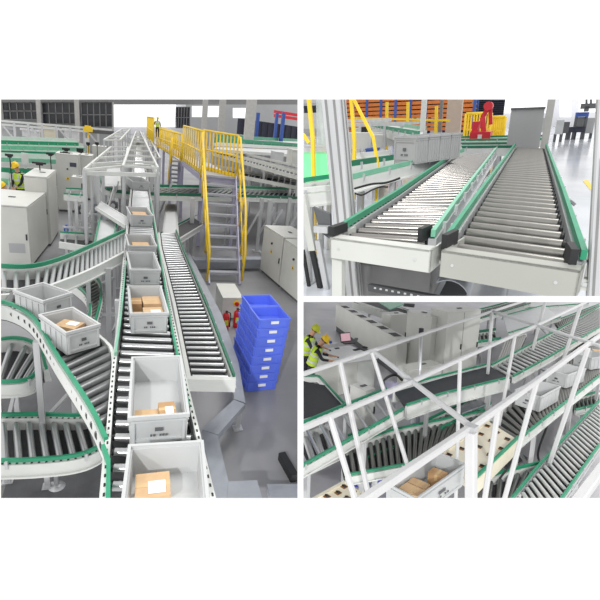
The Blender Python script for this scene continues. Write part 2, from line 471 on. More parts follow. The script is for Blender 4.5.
# ------------------------------------------------------------------ people
def skin_mesh(name, joints, edges, parent, mats, face_mat, sub=1, root=0):
    """joints: (xyz frame-local, radius); returns continuous mesh object"""
    Ti = LT[parent.name].inverted()
    me = bpy.data.meshes.new('tmp'); me.from_pydata([Ti @ V(j[0]) for j in joints], edges, [])
    o = bpy.data.objects.new('tmp', me); COL.objects.link(o)
    md = o.modifiers.new('s', 'SKIN'); md.use_smooth_shade = True
    for i, j in enumerate(joints):
        rr = j[1] if isinstance(j[1], (tuple, list)) else (j[1], j[1])
        me.skin_vertices[0].data[i].radius = rr
    me.skin_vertices[0].data[root].use_root = True
    sd = o.modifiers.new('d', 'SUBSURF'); sd.levels = sub; sd.render_levels = sub
    dg = bpy.context.evaluated_depsgraph_get()
    m2 = bpy.data.meshes.new_from_object(o.evaluated_get(dg)); m2.name = name
    bpy.data.objects.remove(o); bpy.data.meshes.remove(me)
    m2.materials.clear()
    for m in mats: m2.materials.append(M[m])
    T = LT[parent.name]
    for p in m2.polygons:
        p.material_index = face_mat(T @ p.center); p.use_smooth = True
    r = bpy.data.objects.new(name, m2); COL.objects.link(r); r.parent = parent
    LT[r.name] = T; FRM[r.name] = FRM[parent.name]
    return r

def person(fr, label, loc, yaw, lean=0.2, height=1.72, arms=((.25, .45, -.35), (.25, .45, -.35)), helmet='helmet', headpitch=.35, stride=.0, trousers='cloth', scale=1.0, vest=True):
    """facing +y of its own; arms: hand position relative to the shoulder (forward, down sign) per side"""
    P = thing(fr, 'person', label, 'person', loc, yaw)
    X = LT[P.name]; k = height / 1.72 * scale
    cl, sl = math.cos(lean), math.sin(lean)
    def torso(x, y, z):      # z above the pelvis
        return V((x, y * cl + z * sl, .95 + z * cl - y * sl)) * k
    J = []; E = []
    def j(p, r): J.append((X @ V(p), r if isinstance(r, tuple) else r)); return len(J) - 1
    pel = j(torso(0, 0, 0), (.15 * k, .11 * k)); ab = j(torso(0, 0, .2), (.14 * k, .10 * k)); ch = j(torso(0, 0, .4), (.17 * k, .12 * k)); nb = j(torso(0, 0, .53), (.075 * k, .07 * k))
    neck = j(torso(0, .01, .58), .055 * k)
    hb = torso(0, .02, .62); hd = V((0, math.sin(headpitch + lean), math.cos(headpitch + lean)))
    h1 = j(hb + hd * .05 * k, (.078 * k, .09 * k)); h2 = j(hb + hd * .14 * k, (.082 * k, .1 * k)); h3 = j(hb + hd * .21 * k, (.06 * k, .075 * k))
    E += [(pel, ab), (ab, ch), (ch, nb), (nb, neck), (neck, h1), (h1, h2), (h2, h3)]
    hands = []
    for s, (fw, dn, rr) in zip((-1, 1), arms):
        sh = torso(s * .19, 0, .47); a = j(sh, .062 * k); E.append((ch, a))
        hand = sh + V((s * rr * .4, fw, -dn)) * k
        mid = (sh + hand) / 2; L = (hand - sh).length; need = max(0, (.28 * k) ** 2 - (L / 2) ** 2) ** .5
        el = mid + V((s * .35, -.45, -.6)).normalized() * need
        e = j(el, .045 * k); w = j(hand, (.03 * k, .026 * k)); E += [(a, e), (e, w)]
        d = (hand - el).normalized(); sd = d.cross(V((0, 0, 1))).normalized(); dnv = sd.cross(d)
        pm = j(hand + d * .06 * k, (.036 * k, .018 * k)); E.append((w, pm))
        for q, ln in ((-.027, .07), (-.009, .08), (.009, .075), (.027, .06)):
            f0 = j(hand + d * .09 * k + sd * q * k, .0095 * k); f1 = j(hand + (d * (.09 + ln * .5)) * k + sd * q * 1.2 * k - dnv * .006 * k, .0088 * k)
            f2 = j(hand + d * (.09 + ln) * k * .97 + sd * q * 1.2 * k - dnv * .028 * k, .007 * k); E += [(pm, f0), (f0, f1), (f1, f2)]
        t0 = j(hand + d * .035 * k + sd * -s * .04 * k, .012 * k); t1 = j(hand + d * .075 * k + sd * -s * .058 * k - dnv * .012 * k, .009 * k); E += [(w, t0), (t0, t1)]
        hands.append(X @ hand)
    for s in (-1, 1):
        hp = V((s * .095, 0, .9)) * k; a = j(hp, .095 * k); kn = j(V((s * .1, .03 + s * stride * .5, .5)) * k, .062 * k); an = j(V((s * .1, s * stride, .09)) * k, .042 * k)
        hl = j(V((s * .1, s * stride - .03, .045)) * k, .045 * k); toe = j(V((s * .115, s * stride + .17, .035)) * k, .035 * k)
        E += [(pel, a), (a, kn), (kn, an), (an, hl), (an, toe)]
    hc = X @ (hb + hd * .12 * k)
    def fm(p):
        if (p - hc).length < .2 * k: return 0
        for h in hands:
            if (p - h).length < .14 * k and (p - h).length < 1: return 0 if (p - h).length < .13 * k else 1
        z = (X.inverted() @ p).z
        return 1 if z > .93 * k else (2 if z > .09 * k else 3)
    body = skin_mesh('body', J, E, P, ['skin', 'cloth', trousers, 'black'], fm, 1)
    # face: nose, eyes, ears
    fx = hd.cross(V((1, 0, 0))) * -1
    fw = V((0, math.cos(headpitch + lean), -math.sin(headpitch + lean)))
    mb = MB()
    nose = hb + hd * .11 * k + fw * .098 * k
    mb.tube(X @ (nose + hd * .035 * k - fw * .008 * k), X @ (nose - hd * .008 * k + fw * .012 * k), .006 * k, 6, 0, .014 * k)
    mb.build('nose', 'skin', P)
    for s in (-1, 1):
        e = hb + hd * .142 * k + fw * .09 * k + V((s * .03 * k, 0, 0))
        MB().lathe([(.003 * k, -.01 * k), (.011 * k, 0), (.003 * k, .01 * k)], X @ e, 8).build('eye', 'ink', P)
        e = hb + hd * .12 * k + V((s * .085 * k, 0, 0))
        MB().lathe([(.006 * k, -.03 * k), (.018 * k, 0), (.006 * k, .03 * k)], X @ e, 8).build('ear', 'skin', P)
    # hair at the back, helmet
    def cap(name, m, r, h, brim, up):
        mb = MB(); prof = []
        for i in range(9):
            a = i / 8 * PI / 2; prof.append((r * math.cos(a) + .001, h * math.sin(a)))
        prof = [(r * 1.0, -.02 * k), (r * 1.06 if brim else r, -.02 * k), (r * 1.06 if brim else r, -.008 * k)] + prof
        mb.lathe(prof, (0, 0, 0), 18)
        if brim:
            n = 9; vs = []
            for i in range(n):
                a = PI * (.18 + .64 * i / (n - 1)); vs += [V((r * .95 * math.cos(a), r * .95 * math.sin(a), -.012 * k)), V((r * 1.12 * math.cos(a), r * (1.12 + .38 * math.sin(PI * i / (n - 1))) * math.sin(a), -.02 * k))]
            vs2 = [v + V((0, 0, .007 * k)) for v in vs]; o = len(vs)
            fs = []
            for i in range(n - 1):
                a, b, c, d = 2 * i, 2 * i + 1, 2 * i + 3, 2 * i + 2
                fs += [(a, b, c, d), (o + d, o + c, o + b, o + a), (b, b + o, c + o, c)]
            mb.add(vs + vs2, fs)
            mb.box((0, 0, h * .97), (.03 * k, r * 1.5, .012 * k))
        Rm = Matrix.Rotation(-(headpitch + lean), 4, 'X')
        base = hb + hd * up * k
        mb.v = [X @ (Matrix.Translation(base) @ Rm @ v) for v in mb.v]
        return mb.build(name, m, P)
    cap('hair', 'ink', .098 * k, .1 * k, False, .13)
    if helmet: cap('hard_hat', helmet, .122 * k, .125 * k, True, .165)
    if vest:
        mb = MB(); n = 16; rows = [(.0, .185, .145), (.12, .178, .135), (.25, .19, .14), (.38, .205, .15), (.46, .20, .135), (.52, .13, .10)]
        vs = [X @ torso(a * math.cos(2 * PI * i / n), b * math.sin(2 * PI * i / n), z) for z, a, b in rows for i in range(n)]
        fs = [(r * n + i, r * n + (i + 1) % n, (r + 1) * n + (i + 1) % n, (r + 1) * n + i) for r in range(len(rows) - 1) for i in range(n)]
        mb.add(vs, fs, 0, True); vo = mb.build('safety_vest', 'vest', P)
        mb = MB()
        for z, a, b in ((.08, .188, .146), (.26, .196, .146)):
            vs = [X @ torso(a * math.cos(2 * PI * i / n), b * math.sin(2 * PI * i / n), z + q) for q in (0, .05) for i in range(n)]
            mb.add(vs, [(i, (i + 1) % n, n + (i + 1) % n, n + i) for i in range(n)], 0, True)
        for s in (-1, 1):
            mb.beam(X @ torso(s * .11, .148, .3), X @ torso(s * .11, .135, .5), .045, .01); mb.beam(X @ torso(s * .11, -.15, .3), X @ torso(s * .11, -.137, .5), .045, .01)
        mb.build('reflective_band', 'silver', vo)
    return P

def fit(fr, c, p1, p2, h, wt=.5):
    """rectangle at height h from a corner and its two neighbours (pixel anchors): centre, yaw, size along p1, size along p2"""
    C0, a, b = fr.at(*c, h), fr.at(*p1, h), fr.at(*p2, h)
    e1 = a - C0; e2 = b - C0
    s = 1 if e1.cross(e2).z > 0 else -1
    a1 = math.atan2(e1.y, e1.x); a2 = math.atan2(e2.y, e2.x) - s * PI / 2
    d = (a2 - a1 + PI) % (2 * PI) - PI
    yaw = a1 + d * wt
    u1 = V((math.cos(yaw), math.sin(yaw), 0)); u2 = V((-math.sin(yaw), math.cos(yaw), 0)) * s
    def solve(dr, tgt, L0):
        best = None
        for i in range(20, 180):
            L = L0 * i / 100; q = fr.px(C0 + dr * L); e = (q[0] - tgt[0]) ** 2 + (q[1] - tgt[1]) ** 2
            if best is None or e < best[0]: best = (e, L)
        return best[1]
    W = solve(u1, p1, e1.length); L = solve(u2, p2, e2.length)
    cen = C0 + u1 * W / 2 + u2 * L / 2
    return cen, yaw, W, L

def tote_fit(fr, label, c, p1, p2, hr, H, sc=1.0, scl=1.0, wt=.5, **kw):
    """p1 = neighbour along the width, p2 = neighbour along the length"""
    cen, yaw, W, L = fit(fr, c, p1, p2, hr, wt)
    W *= sc; L *= scl
    T = tote(fr, label, (cen.x, cen.y, hr - H), yaw, W, L, H, **kw)
    return T, cen, yaw, W, L

def post_px(fr, top, low, h, w, m='alu', name='post', T=None, foot=True, ch=.0, yend=None):
    """upright through two pixel anchors; the top is at height h, the foot on the floor"""
    a = fr.at(*top, h); b = fr.atd(*low, a.y); d = (b - a) / (a.z - b.z); q = a + d * a.z; q.z = 0
    mb = MB().beam(q, a, w, w, chamfer=ch)
    if foot: mb.box((q.x, q.y, .01), (w * 2, w * 2, .02))
    return mb.build(name, m, T, fr if T is None else None)
WORLD = 1.05; SUN = 1.4; SPOT_D = 40000
# =================================================================== HALL A : the long line of grey totes
struct(A, 'floor', MB().box((0, 45, -.05), (150, 100, .1)), 'floorA')
# far walls, built where they stand
def wallp(fr, name, x0, x1, v0, v1, y, m, th=.3, xs=None):
    a = fr.atd(x0, v0, y); b = fr.atd(x1, v0, y); c = fr.atd(x1, v1, y); d = fr.atd(x0, v1, y)
    mb = MB().hexa([d, c, c + V((0, th, 0)), d + V((0, th, 0))], [a, b, b + V((0, th, 0)), a + V((0, th, 0))])
    return struct(fr, name, mb, m)
wallp(A, 'wall_back', -12, 112, 90, 160, 50, 'wallg')
wallp(A, 'wall_far', 108, 200, 90, 150, 92, 'wallw')
wallp(A, 'window_5', 112, 176, 104, 127, 91, 'day')  # bright stretch of the far wall, given an added glow to whiten it
wallp(A, 'wall_right', 186, 310, 90, 170, 88, 'wallg')
wallp(A, 'trim_1', 100, 310, 90, 104.5, 80, 'beam', .8)
wallp(A, 'trim_2', -12, 114, 92, 102, 49, 'beam', .8)
for n, (x0, x1, v0, v1, y) in enumerate([(2, 38, 102.5, 119.5, 49.4), (41.5, 76, 102.5, 124, 49.4), (81, 112, 102.5, 127, 49.4), (176, 190, 107, 128, 79.6)]):
    o = wallp(A, 'window_%d' % (n + 1), x0, x1, v0, v1, y, 'glass', .15)
    mb = MB(); k = 5
    for i in range(k + 1):
        p = A.atd(lerp(x0, x1, i / k), v0, y - .1); q = A.atd(lerp(x0, x1, i / k), v1, y - .1); mb.beam(p, (p.x, p.y, q.z), .08, .08)
    for v in (v0, lerp(v0, v1, .5), v1): mb.beam(A.atd(x0, v, y - .1), A.atd(x1, v, y - .1), .08, .08)
    mb.build('mullion', 'beam', o)
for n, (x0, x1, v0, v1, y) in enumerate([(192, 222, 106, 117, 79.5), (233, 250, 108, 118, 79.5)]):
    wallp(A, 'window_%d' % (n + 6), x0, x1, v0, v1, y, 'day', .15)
for i, (x, w_, v1, y) in enumerate([(0, 4, 130, 48), (39.5, 4, 140, 48), (78.5, 4.5, 140, 48), (113.5, 3, 130, 70), (208.5, 5, 122, 60), (226.5, 6, 124, 46), (257, 9, 136, 33)]):
    a = A.atd(x - w_ / 2, 92, y); b = A.atd(x + w_ / 2, 92, y)
    mb = MB().box((a.x, y, 6.5), ((b - a).length, .5, 13.0)); mb.box((a.x, y, .2), ((b - a).length * 1.5, .8, .4))
    tag(mb.build('steel_column', 'colm', None, A), ['pale steel column at the left edge of the tote line hall', 'pale column between the first two dark windows of the tote line hall', 'pale column left of the third dark window of the tote line hall', 'thin pale column at the left of the bright far wall', 'thin pale column above the yellow platform rails', 'pale column right behind the top of the yellow stair rails', 'widest pale column in front of the navy curtain'][i], 'column')
mb = MB(); a = A.atd(238, 118, 62); b = A.atd(310, 118, 62); c = A.atd(238, 134, 62)
for i in range(24): mb.box((lerp(a.x, b.x, (i + .5) / 24), 62 + (i % 2) * .12, (a.z + c.z) / 2), ((b.x - a.x) / 24, .2, a.z - c.z))
tag(mb.build('curtain', 'navy', None, A), 'dark navy curtain wall behind the blue posts at the right', 'curtain')
for i, (x, w_) in enumerate([(266, 3), (260, 2), (286, 2.5), (293, 3)]):
    p = A.atd(x, 113, 45); q = A.atd(x + w_, 113, 45)
    tag(MB().box((p.x, 48, p.z / 2), ((q - p).length, .4, p.z)).build('rack_upright', 'bluep', None, A), ['tall blue rack upright just right of the pale column', 'blue rack upright half hidden by the pale column', 'thin blue rack upright second from the right edge', 'blue rack upright nearest the right edge of the tote line hall'][i], 'upright')
for i, v in enumerate((111.5, 115.5)):
    p = A.atd(274, v, 60); q = A.atd(305, v, 60); tag(MB().beam(p, (q.x, 60, p.z), .3, .35).build('rack_beam', 'redplas', None, A), ['upper red beam above the navy curtain', 'lower red beam above the navy curtain'][i], 'beam', 'red beams')

# ---------------------------------------------------------------- main line
HR = 2.4; HT = .25; HS = HR - HT
conveyor(A, 'long main roller conveyor carrying the line of grey totes', [(106, 512), (109, 460), (116, 362), (121, 330), (126.5, 248), (131, 200), (134, 165), (136.6, 135)], [(213, 512), (200, 455), (189, 410), (178, 358), (160, 262), (151, 205), (144.5, 165), (139.3, 135)],
         HS, step=.165, r=.032, rail=('white', .035, .14), guide=(None, None), rm='steel', legs=(.02, .05, .1, .17, .27, .4, .6, .8), bolts=True, gz=.06)
# green guides of the main line lie on it in short runs
def guide_strip(fr, label, pts, h, m='green', w=.03, hh=.07, group=None, name='guide_strip'):
    p = [fr.at(u, v, h) for u, v in pts]
    mb = MB().sweep(p, w, hh); o = mb.build(name, m, None, fr)
    return tag(o, label, 'guide rail', group)
guide_strip(A, 'pale green guide strip along the left of the main tote line', [(115.5, 354), (120.5, 320), (126, 262)], HS + .04, w=.02, hh=.04, m='mint')
guide_strip(A, 'green guide strip running to the lower edge between the merge and the main line', [(103, 447), (108.5, 462), (108, 512)], HS + .04, w=.025, hh=.05)
guide_strip(A, 'green guide strip along the right of the main tote line beside the box filled tote', [(189, 408), (172, 330), (160, 255), (150, 200)], HS + .04, w=.02, hh=.04)

def tote_on(label, nl, nr, fl, **kw):
    return tote_px(A, label, nl, nr, fl, HR, HT, yawmix=.35, **kw)
def in_tote(info, specs, group=None):
    T, cen, yaw, W, L = info
    R = Matrix.Rotation(yaw, 3, 'Z')
    for lab, (fx, fy), size, dy, dz, m, lb in specs:
        c = cen + R @ V((fx * W, fy * L, 0)); z = LT[T.name].translation.z + .02 + dz
        carton(A if FRM[T.name] is A else FRM[T.name], lab, (c.x, c.y, z), yaw + dy, size, m, lb)
t = tote_on('nearest big grey tote on the main line, cut off below, one labelled carton inside', (119, 518), (211, 518), (127, 441), plate=None)
in_tote(t, [('carton with a big white shipping label in the nearest grey tote', (-.16, .06), (.2, .2, .14), .04, 0, 'card', True)])
t = tote_on('second grey tote on the main line, two low cartons by its front wall', (127.5, 417), (190, 414.5), (128.5, 356))
in_tote(t, [('flat brown carton at the left front of the second tote', (-.2, -.3), (.17, .16, .11), 0, 0, 'card', False),
            ('brown carton with a white sticker at the right front of the second tote', (.15, -.28), (.12, .18, .15), .05, 0, 'card2', True)])
t = tote_on('grey tote full of small cartons, third from the front on the main line', (130, 314), (169, 312), (130.5, 286))
in_tote(t, [('small brown carton at the far left of the full tote', (-.27, .18), (.11, .2, .14), 0, 0, 'card2', False),
            ('small brown carton at the near left of the full tote', (-.27, -.24), (.12, .2, .11), 0, 0, 'card', False),
            ('flat brown carton at the far right of the full tote', (.16, .2), (.2, .24, .14), .02, 0, 'card', False),
            ('brown carton with white label at the near right of the full tote', (.14, -.22), (.21, .22, .15), .03, 0, 'card', True)])
tote_on('empty grey tote fourth from the front on the main line', (130, 270), (161, 269), (130.5, 252))
t = tote_on('small far grey tote fifth from the front, a carton lying in it', (128.5, 246), (157, 245.5), (129.5, 234.5))
in_tote(t, [('brown carton lying across the fifth grey tote', (.0, -.05), (.26, .3, .16), 0, 0, 'card', False)])
t = tote_on('distant grey tote sixth from the front with cartons in it', (131, 215), (153, 215), (132, 207))
in_tote(t, [('pale carton filling the sixth grey tote', (0, 0), (.28, .4, .17), 0, 0, 'card', False)])
tote_on('far grey tote just before the green cross conveyor', (134, 182), (149, 182), (134.5, 177))
tote_on('tiny far tote standing between the white guard frames', (135, 141), (141.5, 141), (135.5, 138.5))

# ---------------------------------------------------------------- front left merge conveyor
conveyor(A, 'wide roller conveyor with green guide merging from the left, two totes riding on it', [(-14, 306), (10, 310), (32, 324), (54, 360), (87, 412), (104, 448)], [(-10, 288), (20, 290), (56, 297), (98, 334), (114, 352), (113, 395), (110.5, 446)],
         [2.1], step=.15, r=.048, rail=('white', .03, .16), guide=('green', None), rm='dsteel', legs=(.3,), curved=True, gz=.07)
T8 = tote_fit(A, 'pale grey tote with two cartons turned on the merging conveyor', (65, 334.5), (103.5, 321), (40.5, 305.5), 2.36, .25, sc=.9, scl=.9, m='tote2')
in_tote(T8, [('brown carton with white paper on top in the turned tote', (.0, .02), (.17, .22, .17), .5, 0, 'card', True), ('brown carton lying beneath the papered carton in the turned tote', (.02, -.3), (.22, .1, .11), .1, 0, 'card2', False)])
T9 = tote_fit(A, 'empty pale grey tote behind the turned one at the curve', (44, 302), (75, 291), (11, 286.5), 2.36, .25, sc=.95, scl=.9, m='tote2')

# upper left curve
conveyor(A, 'curved roller conveyor with green back guide joining in front of the white cabinets', [(-14, 269), (30, 270), (62, 262), (92, 249), (126, 233)], [(-14, 296), (28, 292), (58, 282), (90, 269), (126.5, 250)], 2.08, step=.13, r=.03,
         guide=('green', None), rm='steel', legs=(.55, .95), curved=True, gh=.06, rail=('white', .05, .16))
conveyor(A, 'lower curved roller conveyor under the upper left curve', [(70, 284), (85, 297), (88, 315), (80, 335)], [(84, 274), (100, 282), (103, 300), (96, 330)], 1.5, step=.12, r=.028, guide=('green', 'green'), legs=(), curved=True, rm='gsteel')
conveyor(A, 'short curved roller conveyor low at the left edge under the merging conveyor', [(-14, 346), (16, 342), (36, 350), (44, 372)], [(-14, 384), (10, 384), (26, 382), (34, 376)], 1.35, step=.12, r=.032, guide=('green', 'green'), legs=(.2,), curved=True, rm='steel')
conveyor(A, 'long low roller conveyor crossing under the merge at the lower left', [(-30, 421), (35, 420), (84, 420), (100, 410)], [(-30, 464), (40, 462), (84, 456), (112, 440)], .95, step=.125, r=.035, guide=('green', 'green'), rm='steel', legs=(), curved=True, gz=.06, gh=.04, bolts=True)
conveyor(A, 'narrow white belt conveyor climbing behind the curve with green sides', [(95, 250), (101, 220)], [(112, 243), (117, 220)], 1.7, belt='tote2', guide=('green', 'green'), legs=(.2, .8), rail=('alu', .04, .12))
conveyor(A, 'pale diagonal chute running down to the main line in front of the green curve', [(100, 202), (128, 219)], [(97, 207), (127, 226)], 1.9, belt='tote2', guide=(None, None), legs=(.3, .9), rail=('white', .04, .07))
conveyor(A, 'green edged roller conveyor low beside the tall white cabinet', [(60, 234), (92, 236)], [(60, 242), (92, 247)], 1.1, step=.2, r=.03, guide=('green', None), legs=(.2, .8), rm='steel')
conveyor(A, 'short green edged conveyor at chest height beside the signed cabinet', [(66, 190), (86, 191)], [(64, 195), (86, 197)], 1.9, step=.2, r=.03, guide=('green', 'green'), legs=(.2, .8), rm='steel')
conveyor(A, 'elevated cross conveyor with green back guide curving away behind the stair', [(124, 170), (125, 182), (133, 186.5), (150, 188), (230, 189), (312, 191)], [(101, 172), (103, 187), (117, 193.5), (145, 196), (230, 197.5), (312, 200)], 1.8, step=.25, r=.03,
         guide=('green', 'dgreen'), legs=(.35, .55, .7, .85), curved=True, rm='steel', rail=('white', .06, .14), gh=.1, gz=.08, k=5)
conveyor(A, 'pale belt feeding the elevated green curve', [(103.5, 186), (106, 168)], [(118, 186), (119, 168)], 2.2, belt='tote2', guide=(None, None), legs=(.5,), rail=('white', .05, .12))
# right hand spur
conveyor(A, 'long narrow roller conveyor with white end box right of the main tote line', [(191, 378), (176, 305), (161.5, 247), (160, 233)], [(231.5, 379), (206, 310), (181.5, 250), (175, 232)], 1.42, step=.155, r=.03, guide=(None, 'dgreen'), rm='steel', ends=(.17, 0), legs=(.3, .7, .98), gh=.05, gz=.05)
conveyor(A, 'grey belt conveyor angled down beside the stair foot', [(150, 241), (194, 218)], [(160, 250), (203, 224)], 1.2, belt='belt', guide=('dgreen', None), legs=(.5,), rail=('alu', .05, .14))
conveyor(A, 'thin pale belt conveyor left of the stair below the cross conveyor', [(164, 238), (167, 204)], [(177, 238), (175, 204)], 1.3, belt='tote2', guide=(None, None), legs=(.2,), rail=('alu', .05, .12))
conveyor(A, 'long pale conveyor high behind the stair running to the right edge', [(216, 150), (312, 173)], [(214, 153), (312, 180)], 2.7, step=.3, r=.03, guide=('white', 'white'), legs=(.3, .6, .9), rm='steel', gh=.12, gz=.15, legw=.1)
conveyor(A, 'second long pale conveyor below the high one behind the stair', [(214, 166), (312, 182)], [(212, 170), (312, 189)], 2.2, step=.3, r=.03, guide=('white', None), legs=(.4, .8), rm='steel', legw=.1)
conveyor(A, 'far green sided conveyor under the navy curtain at the right', [(216, 139), (312, 142)], [(214, 143), (312, 148)], 3.2, belt='tote2', guide=('green', 'green'), legs=(.2, .4, .6, .8), gh=.3, gz=.15, legw=.12)
conveyor(A, 'far white conveyor just below the green sided one at the right', [(216, 147), (312, 151)], [(214, 149), (312, 156)], 3.0, belt='tote2', guide=('white', None), legs=(.3, .6, .9), gh=.2, gz=.15, legw=.1)
# sorter rows far left
names = ['furthest', 'second furthest', 'third', 'fourth', 'fifth', 'nearest']
for i, (v, x1, w_) in enumerate([(141, 78, 3), (146, 84, 3.4), (151, 64, 3.6), (158, 56, 4.2), (168, 52, 5), (178, 9, 5)]):
    conveyor(A, names[i] + ' of the green sorter rows left of the cabinets', [(-12, v - 1), (x1, v + 1)], [(-12, v + w_), (x1, v + w_ + 2)], 1.9 - i * .06, belt='mint' if i != 4 else 'belt', guide=('white', 'mint' if i % 2 else 'green'), gh=.2, gz=.1, legs=(.15, .5, .85), rail=('white', .08, .3), group='green sorter rows', name='sorter_row', cat='sorter')
for i, (x, v, w_, h_) in enumerate([(9, 153.5, 8, 3), (66, 147.5, 8, 3), (50, 152.5, 8, 2.6), (65, 151.5, 10, 2), (39, 161.5, 14, 3), (80, 148, 7, 4.5), (88, 142, 4, 3), (97, 142, 4, 3)]):
    y = 4.4 * 487 / (v - (90 + .14 * x)) * .52
    a = A.atd(x - w_ / 2, v, y); b = A.atd(x + w_ / 2, v + h_, y)
    mb = MB().box(((a.x + b.x) / 2, y, (a.z + b.z) / 2), (b.x - a.x, .08, a.z - b.z)); mb.box(((a.x + b.x) / 2, y + .08, b.z), (.5 * (b.x - a.x), .12, .1)); mb.box(((a.x + b.x) / 2, y + .08, b.z / 2), (.03, .03, b.z))
    tag(mb.build('monitor', 'black', None, A), 'dark monitor %s' % ['on the left end of the green sorter rows', 'over the third green sorter row', 'left of the signed cabinet top', 'just above the signed cabinet', 'long dark one on the fifth sorter row', 'largest one right of the signed cabinet', 'small one left under the yellow motor cover', 'small one right under the yellow motor cover', 'above the hard hat of the standing worker', 'second from the left on the sorter rows'][i], 'monitor', 'monitors at the sorter rows')
for i, (x, v0, v1) in enumerate([(24.5, 153, 165), (56.5, 145, 154), (26, 142, 150), (50.5, 139, 146), (76.5, 140, 148), (87, 138, 145)]):
    y = 20 + (165 - v1) * .9; a = A.atd(x, v0, y); b = A.atd(x, v1, y)
    tag(MB().box((a.x, y, (a.z + b.z) / 2), (.14 + .004 * y, .1, a.z - b.z)).box((a.x, y, b.z / 2), (.07, .07, b.z)).build('signal_post', 'white', None, A),
        'white post standing on the sorter rows, %s' % ['nearest the standing worker', 'over the signed cabinet', 'behind the one by the worker', 'in the middle of the rows', 'left of the big monitor', 'right of the big monitor'][i], 'post')
# pale panels, shelving and yellow motor cover against the left wall
for i, (x0, x1, v0, v1, m) in enumerate([(22, 40, 129, 138, 'paper'), (44, 58, 127, 139, 'cream'), (64, 79, 129, 141, 'paper'), (2, 14, 128, 142, 'wallg')]):
    a = A.atd(x0, v0, 44); b = A.atd(x1, v1, 44)
    mb = MB().box(((a.x + b.x) / 2, 44, (a.z + b.z) / 2), (b.x - a.x, .3, a.z - b.z)); mb.box(((a.x + b.x) / 2, 43.8, a.z), (b.x - a.x + .2, .2, .15))
    tag(mb.build('wall_panel', m, None, A), ['white panel left of the cream one against the far left wall', 'cream panel against the far left wall', 'white panel right of the cream one against the far left wall', 'grey panel at the left end of the far wall'][i], 'panel')
t = thing(A, 'pipe_rack', 'long white pipe rack running under the dark windows', 'rack', A.atd(40, 130, 42).xy.to_3d())
for v in (121, 124.5): MB().beam(A.atd(-10, v - 1, 42), A.atd(112, v + 9, 42), .14, .14).build('rail', 'white', t)
for x in range(0, 110, 14):
    p = A.atd(x, 121 + x * .08, 42); MB().beam(p, (p.x, 42, 0), .16, .16).build('post', 'alu', t)
for x in range(2, 100, 28):
    p = A.atd(x, 124 + x * .06, 42); q = A.atd(x + 12, 139 + x * .06, 42); MB().beam(p, q, .12, .12).build('strut', 'alu', t)
p = A.atd(88, 129.5, 38); t = MB().box(p, (.6, .4, .3)).box(p + V((0, 0, .2)), (.4, .3, .12)).box((p.x, p.y, p.z / 2), (.1, .1, p.z)).build('motor_cover', 'yellow', None, A); tag(t, 'yellow motor cover under the right end of the dark windows', 'cover')
MBp = MB().beam(A.atd(88, 131, 38.5), A.atd(114, 133, 38.5), .25, .25); tag(MBp.build('beam_guard', 'mark', None, A), 'dark beam running right from the yellow motor cover', 'beam')

# ---------------------------------------------------------------- cabinets
def tri_sign(c, s, n=(0, -1, 0)):
    """triangular warning sign facing -y, local coordinates"""
    mb = MB(); x, y, z = c
    mb.hexa([V((x - s, y, z - s * .8)), V((x + s, y, z - s * .8)), V((x, y, z + s))], [V((x - s, y - .004, z - s * .8)), V((x + s, y - .004, z - s * .8)), V((x, y - .004, z + s))])
    return mb
def cabinet(fr, label, c, yaw, W, Dp, H, doors=1, sign=False, side_sign=False, panel=False, lamp=False, group=None, name='control_cabinet', base=.08, vent=False):
    T = thing(fr, name, label, 'cabinet', c, yaw, group)
    mb = MB().box((0, 0, H / 2 + base / 2), (W, Dp, H - base)); mb.box((0, 0, H + .012), (W * 1.015, Dp * 1.03, .03))
    mbuild_local(mb, 'body', 'cab', T)
    mbuild_local(MB().box((0, 0, base / 2), (W * .96, Dp * .94, base)), 'plinth', 'mark', T)
    for i in range(doors):
        x = -W / 2 + W * (i + .5) / doors; dw = W / doors
        d = mbuild_local(MB().box((x, -Dp / 2 - .012, H / 2 + base / 2), (dw - .015, .024, H - base - .04)), 'door', 'cab', T)
        mb = MB().box((x + dw * .42, -Dp / 2 - .035, H * .52), (.03, .03, .16)); mbuild_local(mb, 'handle', 'black', d)
        if i:
            mbuild_local(MB().box((x - dw / 2, -Dp / 2 - .02, H / 2 + base / 2), (.012, .012, H - base - .05)), 'door_gap', 'cabline', T)
        if sign:
            mb = tri_sign((x, -Dp / 2 - .026, H * .6), .09); mbuild_local(mb, 'warning_sign', 'yellow', d)
            mbuild_local(tri_sign((x, -Dp / 2 - .031, H * .6 - .01), .035), 'bolt_symbol', 'ink', d)
            mbuild_local(MB().lathe([(.035, 0), (.03, .03)], (0, 0, 0), 12), 'tmp', 'ink', d) if False else None
            mb = MB().tube((x, -Dp / 2 - .02, H * .76), (x, -Dp / 2 - .06, H * .76), .035, 12); mbuild_local(mb, 'rotary_switch', 'ink', d)
        if vent:
            mb = MB()
            for k in range(7): mb.box((x + dw * .1, -Dp / 2 - .028, H * .28 + k * .03), (dw * .42, .008, .012))
            mb.box((x + dw * .1, -Dp / 2 - .026, H * .28 + .09), (dw * .5, .006, .26)); mbuild_local(mb, 'vent_grille', 'mark' if False else 'wallg', d)
    if side_sign:      # door seen on the right flank
        mbuild_local(MB().box((W / 2 + .008, 0, H / 2 + base / 2), (.016, Dp - .05, H - base - .05)), 'side_panel', 'cab', T)
    if panel:
        mbuild_local(MB().box((W * .26, -Dp / 2 - .03, H * .84), (W * .3, .012, H * .07)), 'display', 'led', T)
    mbuild_local(MB().box((W * .1, 0, H + .035), (.16, .08, .02)), 'cable_gland', 'mark', T)
    return T
p = A.at(34, 268, 0)
cabinet(A, 'large white cabinet at the left edge, nearest of the tall ones', (p.x - .75, p.y + 1.1, 0), -.04, 1.5, 2.2, 1.66, 2, vent=True, side_sign=True)
p = A.atd(47, 178, 15.6)
